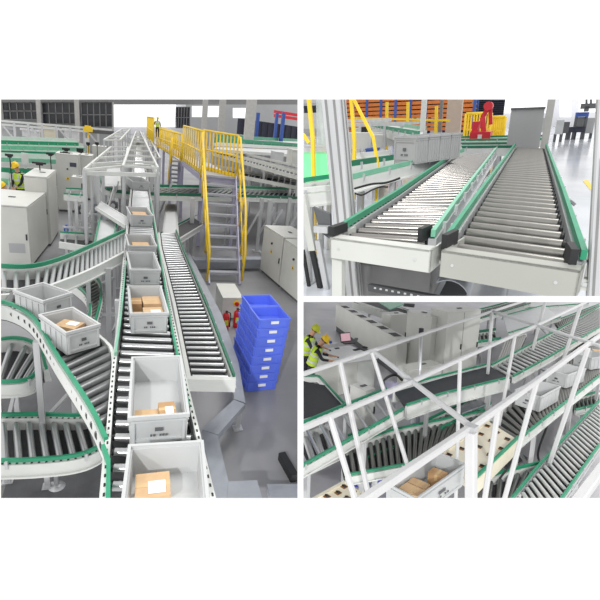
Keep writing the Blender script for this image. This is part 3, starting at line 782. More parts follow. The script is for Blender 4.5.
cabinet(A, 'tall white cabinet half hidden behind the nearest left one', (p.x - .31, 15.6 + .9, 0), 0, .6, 1.8, p.z, 1, side_sign=True)
p = A.atd(55.5, 153.5, 21); q = A.atd(78, 153.5, 21)
cabinet(A, 'white cabinet with yellow warning triangle and small display behind the two left ones', ((p.x + q.x) / 2, 21.5, 0), 0, q.x - p.x, 1.0, p.z, 1, sign=True, panel=True)
p = A.atd(72, 183, 17); q = A.atd(83, 183, 17)
cabinet(A, 'small white box cabinet beside the signed cabinet', ((p.x + q.x) / 2, 17.2, 1.5), 0, q.x - p.x, .5, .5, 1)
p = A.atd(76, 155, 24); q = A.atd(92, 155, 24)
cabinet(A, 'wide low white cabinet right behind the signed cabinet', ((p.x + q.x) / 2, 24.5, 0), 0, q.x - p.x, .9, p.z, 1)
p = A.atd(92, 146, 31); q = A.atd(106, 146, 31)
cabinet(A, 'distant white cabinet left of the guard frames', ((p.x + q.x) / 2, 31.5, 0), 0, q.x - p.x, .9, p.z, 1)
p0 = A.at(260, 271); p1 = A.at(300, 306); d = (p1 - p0); yw = math.atan2(d.y, d.x); L_ = d.length; pr = V((-d.y, d.x, 0)).normalized()
for i, nm in enumerate(['white cabinet with a warning triangle at the right, the one further back', 'white cabinet with a warning triangle at the right edge, the nearer one']):
    c = p0 + d * (.26 + .52 * i) + pr * .45
    cabinet(A, nm, (c.x, c.y, 0), yw, L_ * .5, .9, 1.5 - .03 * i, 1, sign=True)

# ---------------------------------------------------------------- worker heads at the left
pp = A.atd(20.5, 186, 18.2)
person(A, 'worker in yellow hard hat and safety vest standing at the sorter beside the left cabinets', (pp.x, 18.2, A.atd(19, 165, 18.2).z - 1.72), 2.6, lean=.12, headpitch=.3)
pp = A.atd(8.5, 182, 16.8)
person(A, 'worker bending low at the left edge, yellow hard hat just above the nearest cabinet', (pp.x, 17.0, pp.z - 1.78), 2.4, lean=.3, headpitch=.3)

# ---------------------------------------------------------------- guard frames over the far main line
def frame_run(label, l0, l1, r0, r1, h, n, posts, name='guard_frame', th=.055, fr=A):
    a0, a1, b0, b1 = fr.at(*l0, h), fr.at(*l1, h), fr.at(*r0, h), fr.at(*r1, h)
    T = thing(fr, name, label, 'frame', ((a0 + b0) / 2).xy.to_3d())
    for a, b in ((a0, a1), (b0, b1)): MB().beam(a, b, th, th).build('long_beam', 'white', T)
    for i in range(n + 1):
        t = (i / n) ** 1.3; a = lerp(a0, a1, t); b = lerp(b0, b1, t); MB().beam(a, b, th, th).build('cross_beam', 'white', T)
        if posts:
            for q in (a, b): MB().beam(q, (q.x, q.y, 0), th, th).build('post', 'alu', T)
    return T
frame_run('white guard frame over the far main line, narrowing into the distance', (123, 166), (136, 131), (158, 168), (140, 131), 2.95, 9, True)
frame_run('wide white frame left of the far main line', (84, 170), (111, 147), (124, 166), (128, 147), 2.9, 4, True)
frame_run('tall white portal frame beside the green curve, left of the main line', (84.5, 173), (95, 165), (158, 175), (152, 166), 2.75, 1, True, th=.1)
frame_run('distant pair of white frames left of the bright far wall', (104, 140), (122, 129), (120, 140), (130, 129), 3.1, 4, True)
frame_run('narrow white frame right of the far main line below the walkway', (152, 158), (143, 133), (160, 158), (147, 133), 2.7, 5, True)

# ---------------------------------------------------------------- yellow railings, walkway and stairs
def railing(fr, label, p0, p1, h0, h1, n, name='safety_railing', r=.028, kick=True, group=None):
    p0 = V(p0); p1 = V(p1); T = thing(fr, name, label, 'railing', p0, 0, group)
    up = lambda p, h: p + V((0, 0, h))
    MB().pipe([up(p0, h0), up(p1, h1)], r * 1.2, 8).build('top_rail', 'yellow', T)
    MB().pipe([up(p0, h0 * .52), up(p1, h1 * .52)], r, 8).build('mid_rail', 'yellow', T)
    if kick: MB().beam(up(p0, .07), up(p1, .07), .015, .13).build('kick_plate', 'yellow', T)
    for i in range(n + 1):
        a = lerp(p0, p1, i / n); h = lerp(h0, h1, i / n); MB().tube(a, up(a, h), r * (1.25 if i in (0, n) else .9), 8).build('baluster', 'yellow', T)
    return T
DZ = 2.57
nl = A.at(203.5, 176, DZ); nr = A.at(233, 176, DZ); nl.y = nr.y = (nl.y + nr.y) / 2
fl = A.at(182.5, 160, DZ); wd = nr.x - nl.x
farr = V((fl.x + wd, fl.y, DZ))
T = thing(A, 'walkway_platform', 'grey deck of the yellow railed walkway above the stair', 'platform', ((nl.x + nr.x) / 2, nl.y, 0))
MB().slab([nl, nr, farr, fl], DZ - .06, DZ).build('deck', 'step', T)
for a, b in ((nl, fl), (nr, farr), (nl, nr)): MB().beam(a - V((0, 0, .14)), b - V((0, 0, .14)), .06, .18).build('edge_beam', 'violet', T)
for q in (nl, nr, fl, farr): MB().beam((q.x, q.y, 0), q - V((0, 0, .1)), .12, .12).build('leg', 'violet', T)
far2 = A.at(150, 139, DZ); f2r = A.at(155.5, 140, DZ)
T = thing(A, 'walkway_platform', 'long far deck of the walkway where the worker stands', 'platform', ((fl.x + far2.x) / 2, fl.y + 3, 0))
MB().slab([fl, V((fl.x + wd * .9, fl.y, 0)), f2r, far2], DZ - .16, DZ - .1).build('deck', 'step', T)
for i in range(5):
    q = lerp(fl, far2, (i + .3) / 5); MB().beam((q.x, q.y, 0), (q.x, q.y, DZ - .12), .12, .12).build('leg', 'violet', T)
railing(A, 'tall yellow railing along the left edge of the near walkway', nl, fl, 1.42, 1.42, 9)
railing(A, 'tall yellow railing on the right side above the stair', nr, V((nl.x + .25, nl.y + 1.8, DZ)), 1.42, 1.42, 10)
railing(A, 'low yellow railing on the far walkway between worker and near platform', fl + V((-.05, .2, 0)), A.at(157, 147, DZ), 1.05, 1.0, 12)
railing(A, 'yellow railing running into the distance past the worker', A.at(153.5, 147, DZ), A.at(147, 137, DZ), 1.5, 1.4, 10)
railing(A, 'yellow railing on the far edge of the walkway', A.at(183, 153, DZ), A.at(160, 141, DZ), .9, .9, 14)
def stair(fr, label, bl, br, tl, tr, n, m='step', ms='violet'):
    T = thing(fr, 'metal_stair', label, 'stair', ((bl + br) / 2).xy.to_3d())
    for a, b in ((bl, tl), (br, tr)): MB().beam(a, b, .04, .16, up=(0, -1, 0)).build('stringer', ms, T)
    for i in range(1, n + 1):
        a = lerp(bl, tl, i / n); b = lerp(br, tr, i / n)
        mb = MB().box(((a.x + b.x) / 2, a.y, a.z), (abs(b.x - a.x), .2, .03)); mb.box(((a.x + b.x) / 2, a.y - .1, a.z - .02), (abs(b.x - a.x), .02, .07)); mb.build('tread', m, T)
    return T
bl = A.at(209, 285, 0); br = A.at(239, 285, 0); bl.y = br.y = (bl.y + br.y) / 2
# the photo's stair: yellow posts at both sides
stair(A, 'steep grey metal stair leading up to the yellow railed walkway', bl, br, nl, nr, 10)
def handrail(label, b, t, off, h0=1.0, h1=1.1):
    b = b + V((off, -.02, 0)); t = t + V((off, -.03, 0))
    T = thing(A, 'stair_handrail', label, 'handrail', b)
    p1 = lerp(b, t, .12) + V((0, -.35, h0 * .62)); pts = [lerp(b, t, .04) + V((0, -.06, 0)), p1 + V((0, -.05, 0)), lerp(b, t, .4) + V((off * .6, -.35, h0)), t + V((0, -.02, h1 * 1.25))]
    MB().pipe(pts, .036, 8).build('top_rail', 'yellow', T)
    for q in (.25, .5, .75, .97):
        a = lerp(b, t, q); MB().tube(a, a + V((off * .3, -.2, h0 * .95)), .03, 8).build('post', 'yellow', T)
    MB().pipe([lerp(b, t, .1) + V((0, -.15, .35)), lerp(b, t, .9) + V((0, -.15, .6))], .02, 8).build('mid_rail', 'yellow', T)
handrail('yellow handrail on the left side of the steep metal stair', bl, nl, -.05)
handrail('yellow handrail on the right side of the steep metal stair', br, nr, .06)
# second stair
a = A.at(168, 193, .8); b = A.at(177, 193, .8); c = A.at(169, 160, DZ - .1); d = A.at(178, 160, DZ - .1)
stair(A, 'small far grey stair with yellow sides left of the steep one', a, V((b.x, a.y, b.z)), V((a.x, c.y, c.z)), V((b.x, c.y, c.z)), 8)
T = thing(A, 'stair_handrail', 'yellow handrails of the small far stair', 'handrail', a)
for q, e in ((a, V((a.x, c.y, c.z))), (V((b.x, a.y, b.z)), V((b.x, c.y, c.z)))):
    MB().pipe([q + V((0, -.1, 0)), q + V((0, -.1, .8)), e + V((0, -.1, .95))], .04, 8).build('rail', 'yellow', T)
    MB().pipe([q + V((0, -.1, .4)), e + V((0, -.1, .5))], .03, 8).build('mid_rail', 'yellow', T)
    MB().tube(e + V((0, -.12, -.1)), e + V((0, -.12, .95)), .04).build('post', 'yellow', T)
p = A.at(157, 138, DZ)
yy = 27.0; p = A.atd(157.3, 137.5, yy); sc_ = (A.atd(157.3, 117, yy).z - p.z) / 1.82
person(A, 'worker in safety vest standing on the far yellow walkway', (p.x, yy, p.z), PI, lean=.0, headpitch=.1, height=1.72, scale=sc_, helmet='helmetg', arms=((.05, .5, .2), (.25, .25, .1)))

# ---------------------------------------------------------------- crates, box, extinguishers
c0 = A.at(244.5, 391, 0); c1 = A.at(275.5, 391, 0); y0 = (c0.y + c1.y) / 2; W = (c1 - c0).length; h = .174
for s in range(2):
    for k in range(8):
        cx_ = (c0.x + c1.x) / 2 - s * .02; Lc = .56
        lab = ('blue plastic crate in the front stack, %s' if s == 0 else 'blue plastic crate in the rear stack, %s') % ['bottom one', 'second from the bottom', 'third from the bottom', 'fourth from the bottom', 'fourth from the top', 'third from the top', 'second from the top', 'top one'][k]
        tote(A, lab, (cx_ + .015 * k, y0 + Lc / 2 + s * (Lc + .02), k * h), .06, W + .02, Lc, h + .012, group='stacked blue crates', m='blue', name='plastic_crate', cat='crate', marks=False, plate=.24, t=.02, lip=.026)
p = A.at(221, 318, 0); q = A.at(240, 318, 0)
T = thing(A, 'control_box', 'white control box with red stop button standing in front of the stair', 'control box', ((p.x + q.x) / 2, p.y + .4, 0))
wb = (q - p).length
mbuild_local(MB().box((0, 0, .28), (wb, .95, .5)).box((0, 0, .545), (wb * 1.04, .99, .03)), 'body', 'cab', T)
for i in (-1, 1):
    for j in (-1, 1): mbuild_local(MB().box((i * wb * .4, j * .4, .02), (.06, .06, .04)), 'foot', 'black', T)
mbuild_local(MB().tube((wb * .2, -.475, .42), (wb * .2, -.52, .42), .07, 16), 'stop_button_ring', 'yellow', T); mbuild_local(MB().tube((wb * .2, -.5, .42), (wb * .2, -.57, .42), .05, 16), 'stop_button', 'red', T)
def extinguisher(fr, label, c, h=.5):
    T = thing(fr, 'fire_extinguisher', label, 'fire extinguisher', c); r = h * .15
    mbuild_local(MB().lathe([(r * .9, 0), (r, .02), (r, h * .68), (r * .8, h * .76), (r * .35, h * .82), (r * .3, h * .86)], n=18), 'cylinder', 'red', T)
    mbuild_local(MB().box((0, -r * .98, h * .4), (r * 1.1, .01, h * .24)), 'label_band', 'helmetg', T, 'yellow green label')
    mbuild_local(MB().box((0, 0, h * .88), (r * .5, r * .6, h * .05)).beam((0, 0, h * .9), (0, -r * 1.4, h * .98), .02, .015).beam((0, 0, h * .88), (0, -r * 1.3, h * .86), .02, .012), 'valve_lever', 'black', T)
    mbuild_local(MB().pipe([(r * .2, 0, h * .87), (r * 1.2, 0, h * .8), (r * 1.35, 0, h * .55), (r * 1.2, 0, h * .3)], .012, 8).tube((r * 1.2, 0, h * .35), (r * 1.15, 0, h * .15), .014, 8, 0, .024), 'hose', 'black', T)
p = A.at(225, 330); extinguisher(A, 'red fire extinguisher on the floor, left of the pair by the control box', (p.x, p.y, 0), .52)
p = A.at(236, 327); extinguisher(A, 'red fire extinguisher on the floor, right of the pair by the control box', (p.x, p.y, 0), .52)
p = [A.at(208, 300, .02), A.at(211, 310, .02), A.at(216, 318, .02), A.at(220, 326, .02)]
tag(MB().pipe(p, .05, 8).build('drain_hose', 'black', None, A), 'black hose lying on the floor left of the control box', 'hose')
# cable tray lids
def lid(label, pts, h=.55, th=.1, legs=(), m='duct', name='cable_tray'):
    q = [A.at(u, v, h) for u, v in pts]; c = sum(q, V((0, 0, 0))) / len(q)
    T = thing(A, name, label, 'cable tray', (c.x, c.y, 0))
    MB().slab(q, h - th, h).build('lid', m, T)
    for u, v in legs:
        p = A.at(u, v, h - th); MB().beam((p.x, p.y, 0), p, .06, .06).box((p.x, p.y, .01), (.14, .14, .02)).build('leg', 'alu', T)
    return T
lid('grey cable tray running along the right of the narrow conveyor', [(184, 252), (188, 250), (222, 315), (238.5, 362), (245.5, 403), (234, 399), (231, 362), (207, 300)], legs=((237, 385), (212, 308)))
lid('grey cable tray piece bending back from the floor corner to the tote line', [(245, 404), (218, 434.5), (201.5, 429.5), (234, 399.5)], legs=((240, 404), (211, 430)))
lid('grey cable tray running down beside the nearest tote', [(201.5, 430), (217.5, 435), (228.5, 481), (225, 512), (219, 512)], legs=((224, 480),))
lid('wide grey cable tray at the lower edge, turning right', [(228.5, 481.5), (257, 480), (266, 512), (225.5, 512)], legs=())
lid('separate flat cable tray at the lower right corner of the floor', [(267, 484), (298, 484), (304, 512), (275, 512)], h=.2, th=.08, legs=((275, 490), (290, 490)))
p = A.at(281, 459, .0); q = A.at(294, 482, .0)
tag(MB().beam(p + V((0, 0, .06)), q + V((0, 0, .06)), .1, .12).build('cable_cover', 'black', None, A), 'short black cable cover on the floor near the lower right', 'cable cover')
# low grey beam behind the stair
tag(MB().beam(A.at(193, 263, .25), A.at(262, 262, .25), .35, .28).build('floor_duct', 'duct', None, A), 'grey duct lying across the floor behind the stair foot', 'duct')
# extra posts and frames under the right conveyors
for i, (x0, v0, x1, v1, h_) in enumerate([(247, 200, 243, 236, 2.0), (262, 198, 255, 250, 2.0), (270, 200, 264, 232, 2.0), (290, 198, 287, 225, 2.0), (158, 168, 158, 214, 2.6), (193, 198, 199, 236, 2.0)]):
    p = A.at(x0, v0, h_); 
    T = thing(A, 'support_post', 'aluminium support post under the cross conveyor, %s' % ['just right of the yellow handrail', 'left of the rear right cabinet', 'behind the rear right cabinet', 'at the right edge', 'left of the small far stair', 'just left of the steep stair'][i], 'post', (p.x, p.y, 0))
    MB().beam((p.x, p.y, 0), p, .12, .12).build('upright', 'alu', T); MB().box((p.x, p.y, .02), (.3, .3, .04)).build('base_plate', 'alu', T)
    MB().beam((p.x, p.y, p.z * .3), (p.x + .5, p.y, p.z * .85), .06, .06).build('strut', 'alu', T)

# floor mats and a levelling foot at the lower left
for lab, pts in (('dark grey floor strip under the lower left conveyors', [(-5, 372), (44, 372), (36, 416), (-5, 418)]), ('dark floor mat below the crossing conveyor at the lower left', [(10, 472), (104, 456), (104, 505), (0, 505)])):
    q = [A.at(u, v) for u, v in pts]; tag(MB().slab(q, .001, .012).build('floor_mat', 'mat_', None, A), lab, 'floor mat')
p = A.at(57, 487, 0)
T = thing(A, 'levelling_foot', 'round metal levelling foot under the crossing conveyor at the lower left', 'foot', p)
MB().lathe([(.095, 0), (.095, .012), (.04, .03), (.025, .05)], p, 20).build('foot_disc', 'alu', T); MB().tube(p + V((0, 0, .05)), p + V((0, 0, .8)), .03, 10).build('threaded_rod', 'alu', T)
# low pale mesh wall and machines that fill the middle distance
a = A.atd(212, 133, 43); c = A.atd(310, 150, 43)
tag(MB().box(((a.x + c.x) / 2, 43, a.z / 2), (c.x - a.x, .1, a.z)).build('machine_guard', 'wallg', None, A), 'pale machine guard panel under the navy curtain', 'guard panel')
for i, (x, v0, v1, w_, y, m) in enumerate([(246, 147, 153, 16, 34, 'yellow'), (290, 150, 166, 12, 22, 'cab'), (273, 152, 162, 8, 26, 'tote2')]):
    a = A.atd(x, v0, y); e = A.atd(x + w_, v1, y)
    mb = MB().box(((a.x + e.x) / 2, y, (a.z + e.z) / 2), (e.x - a.x, .8, a.z - e.z)); mb.box(((a.x + e.x) / 2, y, e.z / 2), (.15, .15, e.z)); mb.box(((a.x + e.x) / 2, y, a.z + .03), ((e.x - a.x) * 1.05, .85, .06))
    tag(mb.build('machine_housing', m, None, A), ['yellow machine housing on the conveyors under the navy curtain', 'white machine housing at the right edge above the cross conveyor', 'small pale housing left of the white one at the right edge'][i], 'machine')
for i, (x, v, w_, hh, y, m, lab) in enumerate([(64, 233, 5, 7, 15.5, 'bluecase', 'blue box low beside the tall left cabinet'), (98, 176, 9, 8, 17, 'cab', 'white motor box left of the pale feed belt'), (108, 208, 10, 6, 14.5, 'mark', 'dark drive unit under the green curve'), (92, 214, 7, 9, 14.5, 'galv', 'galvanised drive box beside the pale chute'), (78, 214, 8, 8, 16, 'mark', 'dark drive unit below the small white box cabinet'), (86, 262, 8, 6, 11.6, 'galv', 'metal drive box under the upper left curve')]):
    a = A.atd(x, v - hh, y); e = A.atd(x + w_, v, y); W_ = e.x - a.x
    T = thing(A, 'drive_unit', lab, 'drive unit', ((a.x + e.x) / 2, y, 0))
    mbuild_local(MB().box((0, 0, (a.z + e.z) / 2), (W_, W_ * .8, a.z - e.z)).box((0, 0, a.z + .02), (W_ * .5, W_ * .4, .05)), 'housing', m, T)
    mbuild_local(MB().box((0, 0, e.z / 2), (.07, .07, e.z)), 'stand', 'alu', T)
    mbuild_local(MB().tube((0, -W_ * .4, (a.z + e.z) / 2), (0, -W_ * .6, (a.z + e.z) / 2), W_ * .25, 12), 'motor', 'alu', T)
for i, (x0, v0, h_) in enumerate([(76, 200, 1.9), (98, 176, 2.6), (103, 172, 2.6), (108, 268, 2.0), (118, 300, 2.0), (92, 196, 1.9)]):
    p = A.at(x0, v0, h_); T = thing(A, 'support_post', 'aluminium support post %s' % ['under the chest height conveyor', 'left of the pale feed belt, left of two', 'left of the pale feed belt, right of two', 'under the joining end of the upper left curve', 'close to the left of the main line above the merge', 'behind the pale diagonal chute'][i], 'post', (p.x, p.y, 0))
    MB().beam((p.x, p.y, 0), p, .08, .08).build('upright', 'alu', T); MB().box((p.x, p.y, .02), (.2, .2, .04)).build('base_plate', 'alu', T)
    MB().beam((p.x, p.y, p.z * .35), (p.x + .4, p.y + .3, p.z * .9), .04, .04).build('strut', 'alu', T)
    MB().beam((p.x - .35, p.y, p.z * .6), (p.x + .35, p.y, p.z * .6), .05, .05).build('cross_bar', 'alu', T)

# =================================================================== HALL B : two conveyor ends seen close up
struct(B, 'floor', MB().box((5, 25, -.05), (80, 60, .1)), 'floorB')
wallp(B, 'wall_back', 290, 470, 70, 150, 40, 'wallg')
wallp(B, 'wall_front', 494, 640, 60, 128, 52, 'wallw')
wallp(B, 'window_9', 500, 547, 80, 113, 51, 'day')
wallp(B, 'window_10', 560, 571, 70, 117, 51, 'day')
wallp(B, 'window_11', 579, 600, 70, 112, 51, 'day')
# storage racks far left
def rack(label, x0, x1, v0, v1, y, nb, nl_, fill):
    a = B.atd(x0, v0, y); b = B.atd(x1, v1, y)
    T = thing(B, 'storage_rack', label, 'rack', ((a.x + b.x) / 2, y, 0))
    for i in range(nb + 1):
        x = lerp(a.x, b.x, i / nb)
        MB().box((x, y, a.z / 2), (.14, .14, a.z)).box((x, y + 1.2, a.z / 2), (.14, .14, a.z)).build('upright', 'bluep', T)
    for j in range(nl_ + 1):
        z = lerp(.8, a.z - .1, j / nl_); MB().box(((a.x + b.x) / 2, y, z), (b.x - a.x, .1, .16)).box(((a.x + b.x) / 2, y + 1.2, z), (b.x - a.x, .1, .16)).build('beam', 'orange', T)
        MB().box(((a.x + b.x) / 2, y + .6, z + .06), (b.x - a.x, 1.1, .04)).build('shelf', 'card2', T)
    return a, b
a, b = rack('orange and blue storage rack across the back of the conveyor end hall', 340, 470, 96, 150, 26, 9, 8, None)
random.seed(3)
M['cardd'] = mat('dark brown carton', (120, 84, 60), .8)
n = 0
for j in range(3, 8):
    for i in range(22):
        x = lerp(a.x + .4, b.x - .4, i / 21) + random.uniform(-.1, .1); z = lerp(.8, a.z - .1, j / 8) + .09
        s = (random.uniform(.4, .62), .8, random.uniform(.25, .42))
        m = random.choice(['card2', 'card2', 'mark', 'cardd', 'navy', 'cardd', 'violet'])
        o = MB().box((x, 26.5, z + s[2] / 2), s).build('carton', m, None, B)
        tag(o, 'carton or bin stored on the orange and blue rack', 'box', 'goods on the storage rack')
# louvred shutter wall, beige column, grey tower
a = B.atd(463, 90, 30); b = B.atd(500, 140, 30)
mb = MB().box(((a.x + b.x) / 2, 30.2, a.z / 2), (b.x - a.x, .2, a.z))
for i in range(26): mb.box(((a.x + b.x) / 2, 30, .2 + i * a.z / 26), (b.x - a.x, .22, a.z / 60))
tag(mb.build('louvred_shutter', 'navy', None, B), 'dark louvred shutter wall behind the red machine', 'shutter')
def colpx(label, x0, x1, y, m, fr=B, name='steel_column', cat='column', d=.3, top=85):
    a = fr.atd(x0, top, y); b = fr.atd(x1, top, y)
    o = MB().box(((a.x + b.x) / 2, y + d / 2, a.z / 2), (b.x - a.x, d, a.z)).box(((a.x + b.x) / 2, y + d / 2, .02), ((b.x - a.x) * 1.4, d * 1.4, .04)).build(name, m, None, fr); return tag(o, label, cat)
M['beige'] = mat('beige column cladding', (188, 172, 156), .6, var=.03)
colpx('wide beige column behind the row of grey totes', 449, 464, 17, 'beige')
colpx('white column rising behind the front grey tote', 422.5, 427.5, 9.6, 'white', d=.08)
colpx('thin grey column left of the beige one', 441.5, 444.5, 14, 'beam', d=.1)
colpx('pale square column at the right beside the far end of the right conveyor', 550.5, 558, 11, 'colm', d=.25)
# yellow railing far
def brail(label, x0, x1, v, y, h, n, r=.035):
    p = B.atd(x0, v, y); q = B.atd(x1, v, y); z = 0
    railing(B, label, (p.x, y, z), (q.x, y, z), h, h, n, r=r, kick=False)
brail('yellow safety railing behind the red machine', 464, 489, 136, 24, 1.5, 9, .05)
brail('yellow safety railing right of the red machine', 489, 503, 136, 25, 1.3, 7, .06)
# tall yellow posts of a platform in front of the rack
for i, (x, v0, v1, y) in enumerate([(387, 102, 125, 13), (408, 102, 128, 13), (436.5, 106, 134, 13)]):
    a = B.atd(x, v0, y); b = B.atd(x + 1.2, v1, y)
    tag(MB().beam((b.x, y, 0), a, .07, .07).box((b.x, y, .02), (.16, .16, .04)).build('railing_post', 'yellow', None, B), ['yellow post in front of the storage rack, left of three', 'yellow post in front of the storage rack, middle of three', 'yellow post in front of the storage rack, right of the white column'][i], 'post')
a = B.atd(352, 118, 13.05); b = B.atd(450, 120.5, 13.05); tag(MB().beam(a, b, .04, .05).build('railing_bar', 'yellow', None, B), 'long thin yellow bar joining the posts in front of the storage rack', 'rail')
for i, (x0, v0, x1, v1, y, w_) in enumerate([(350.5, 90, 354.5, 142, 6, .042), (352.5, 97, 373, 137, 6, .035), (308, 90, 313, 140, 5, .04), (373, 136, 377.5, 162, 6, .035), (303, 134, 309, 143, 5, .03)]):
    a = B.atd(x0, v0, y); b = B.atd(x1, v1, y)
    if i in (0, 2, 3): mb = MB().beam((b.x, y, 0), b, w_, w_).beam(b, a, w_, w_)
    else: mb = MB().beam(a, b, w_, w_)
    tag(mb.build('yellow_handrail', 'yellow', None, B), ['upright yellow bar right of the aluminium post', 'slanting yellow bar right of the aluminium post', 'yellow bar behind the green lit panel at the left edge', 'lower end of the slanting yellow bar beside the front tote', 'short yellow bar at the far left above the green panel'][i], 'handrail')
# red machine
p = B.at(481, 137, 0); p = B.atd(481, 137, 15)
T = thing(B, 'lift_truck', 'red industrial lift machine parked in front of the yellow railing', 'machine', (p.x, 15, 0))
s = 15 / 545; LT[T.name] = LT[T.name] @ Matrix.Translation((0, 0, .42)); T.matrix_world = B.M @ LT[T.name]
z0 = 0
mbuild_local(MB().box((0, 0, -.25), (.3, .5, .34)).box((0, 0, .42), (20 * s, .8, .4)).box((-6 * s, 0, .75), (6 * s, .6, .3)), 'chassis', 'redplas', T)
mbuild_local(MB().beam((3 * s, 0, .5), (-1 * s, .1, 1.0), .14, .14).beam((-1 * s, .1, 1.0), (5 * s, .1, 1.35), .12, .12).beam((5 * s, .1, 1.35), (8 * s, .1, .8), .1, .1).tube((4 * s, -.2, 1.3), (4 * s, .3, 1.3), .12, 12), 'lift_arm', 'redplas', T)
mbuild_local(MB().box((0, -.42, .48), (4 * s, .02, .14)), 'number_plate', 'paper', T)
for x in (-7, 7):
    for y in (-.3, .3): mbuild_local(MB().tube((x * s, y - .06, -.27), (x * s, y + .06, -.27), .15, 14), 'wheel', 'black', T)
# grey tower box at the far end of the right conveyor
a = B.atd(511.5, 108, 11.5); b = B.atd(540, 140, 11.5)
T = thing(B, 'scanner_tunnel', 'large plain grey box at the far end of the right conveyor', 'machine', ((a.x + b.x) / 2, 11.9, 0))
MB().box(((a.x + b.x) / 2, 11.9, (a.z + .55) / 2), (b.x - a.x, .8, a.z - .55)).build('housing', 'wallg', T).location.z = 0
MB().box(((a.x + b.x) / 2, 11.48, a.z - .02), (b.x - a.x + .02, .04, .04)).build('top_trim', 'mark', T)
for q in (a.x + .04, b.x - .04): MB().box((q, 11.9, .3), (.08, .7, .6)).build('leg', 'alu', T)

# ------------------------------------------------------------ the two conveyors
HB = .86
RL = ('white', .045, .13)
t1, lp1, rp1 = conveyor(B, 'left roller conveyor with bright polished rollers and white end plate', [(344, 235), (400, 197.5), (457, 155.5)], [(428, 241), (455, 203), (494, 151.5)], HB, step=.165, r=.030, rail=('alu', .05, .12), guide=('green', 'mint'), rm='chrome', legs=(.6,), gh=.045, gz=.05, pan_shade='pan', bolts=True)
t2, lp2, rp2 = conveyor(B, 'right roller conveyor with dull grey rollers and grey end plate', [(451, 247), (481, 200), (516, 147)], [(576, 265), (559, 198), (544.5, 148)], HB, step=.205, r=.036, rail=('alu', .045, .12), guide=('green', 'green'), rm='rtube', legs=(.55,), gh=.05, gz=.055, pan_shade='mark')
# end plates exactly across the ends
def endplate(T, tl, tr, bl_, hgt, m, h, ret=.35):
    a = B.at(*tl, h); b = B.at(*tr, h)
    n = (b - a).normalized(); n = V((-n.y, n.x, 0))
    za = V((0, 0, hgt))
    mb = MB().hexa([a - za, b - za, b - za + n * .012, a - za + n * .012], [a, b, b + n * .012, a + n * .012])
    mb.hexa([a - V((0, 0, .012)), b - V((0, 0, .012)), b + n * .1 - V((0, 0, .012)), a + n * .1 - V((0, 0, .012))], [a, b, b + n * .1, a + n * .1])
    for p, q in ((a, 1), (b, -1)):
        d = (b - a).normalized() * q * .012; mb.hexa([p - za, p - za + d, p - za + d + n * ret, p - za + n * ret], [p, p + d, p + d + n * ret, p + n * ret])
    o = mb.build('end_plate', m, T)
    mb = MB()
    for f in (.1, .86): mb.tube(lerp(a, b, f) - za * .5 - n * .004, lerp(a, b, f) - za * .5 + n * .005, .009, 10)
    mb.build('bolt_head', 'alu', o); return a, b, n
M['plateg'] = mat('warm grey end plate paint', (162, 163, 156), .45, var=.03, scale=2)
M['platew'] = mat('off white end plate paint', (192, 194, 188), .45, var=.03, scale=2)
a1, b1, n1 = endplate(t1, (329.5, 237.5), (431.5, 250.5), None, .135, 'platew', HB + .015)
a2, b2, n2 = endplate(t2, (441.5, 250.5), (581, 271), None, .155, 'plateg', HB + .015)
for T, p, fx, fy in ((t1, a1, .04, .06), (t2, b2, -.04, .06)):
    q = p + V((fx, fy, 0)); MB().beam((q.x, q.y, 0), (q.x, q.y, HB - .1), .07, .07).box((q.x, q.y, .01), (.16, .16, .02)).build('leg', 'platew', T)
# black caps on the guide ends
for T, u, v, sz in ((t1, 338, 229, (.045, .16, .06)), (t1, 425, 233, (.03, .14, .085)), (t2, 450, 239, (.035, .16, .085)), (t2, 571, 254, (.035, .15, .09))):
    p = B.at(u, v, HB + .05); MB().box(p, sz, -.25 if u < 500 else .1).build('guide_end_cap', 'black', T, label='black end cap')
# aluminium posts of the safety frame
for i, (top, low, y, w_, lab) in enumerate([((333, 95), (346, 230), 3.6, .155, 'thick slotted aluminium post at the left, behind the corner of the left conveyor'), ((609, 95), (597, 290), 2.6, .09, 'aluminium post at the right edge beside the right conveyor')]):
    a = B.atd(*top, y); b = B.atd(*low, y); d = (b - a) / (a.z - b.z); q = a + d * a.z
    T = thing(B, 'frame_post', lab, 'post', (q.x, q.y, 0))
    MB().beam(q, a, w_, w_, chamfer=.008).build('profile', 'alu', T)
    mb = MB()
    for s in (-.22, .22): mb.beam(q + V((s * w_, -w_ / 2, 0)), a + V((s * w_, -w_ / 2, 0)), w_ * .12, .008)
    for s in (-.22, .22): mb.beam(q + V((w_ / 2, s * w_, 0)), a + V((w_ / 2, s * w_, 0)), .008, w_ * .12)
    mb.build('slot', 'beam', T, label='dark slot of the profile')
    MB().box((q.x, q.y, .01), (w_ * 2, w_ * 2, .02)).build('foot', 'alu', T)
    if i: MB().box(a + (b - a) * .97 + V((-.06, 0, 0)), (.16, .05, .06)).build('bracket', 'platew', T)
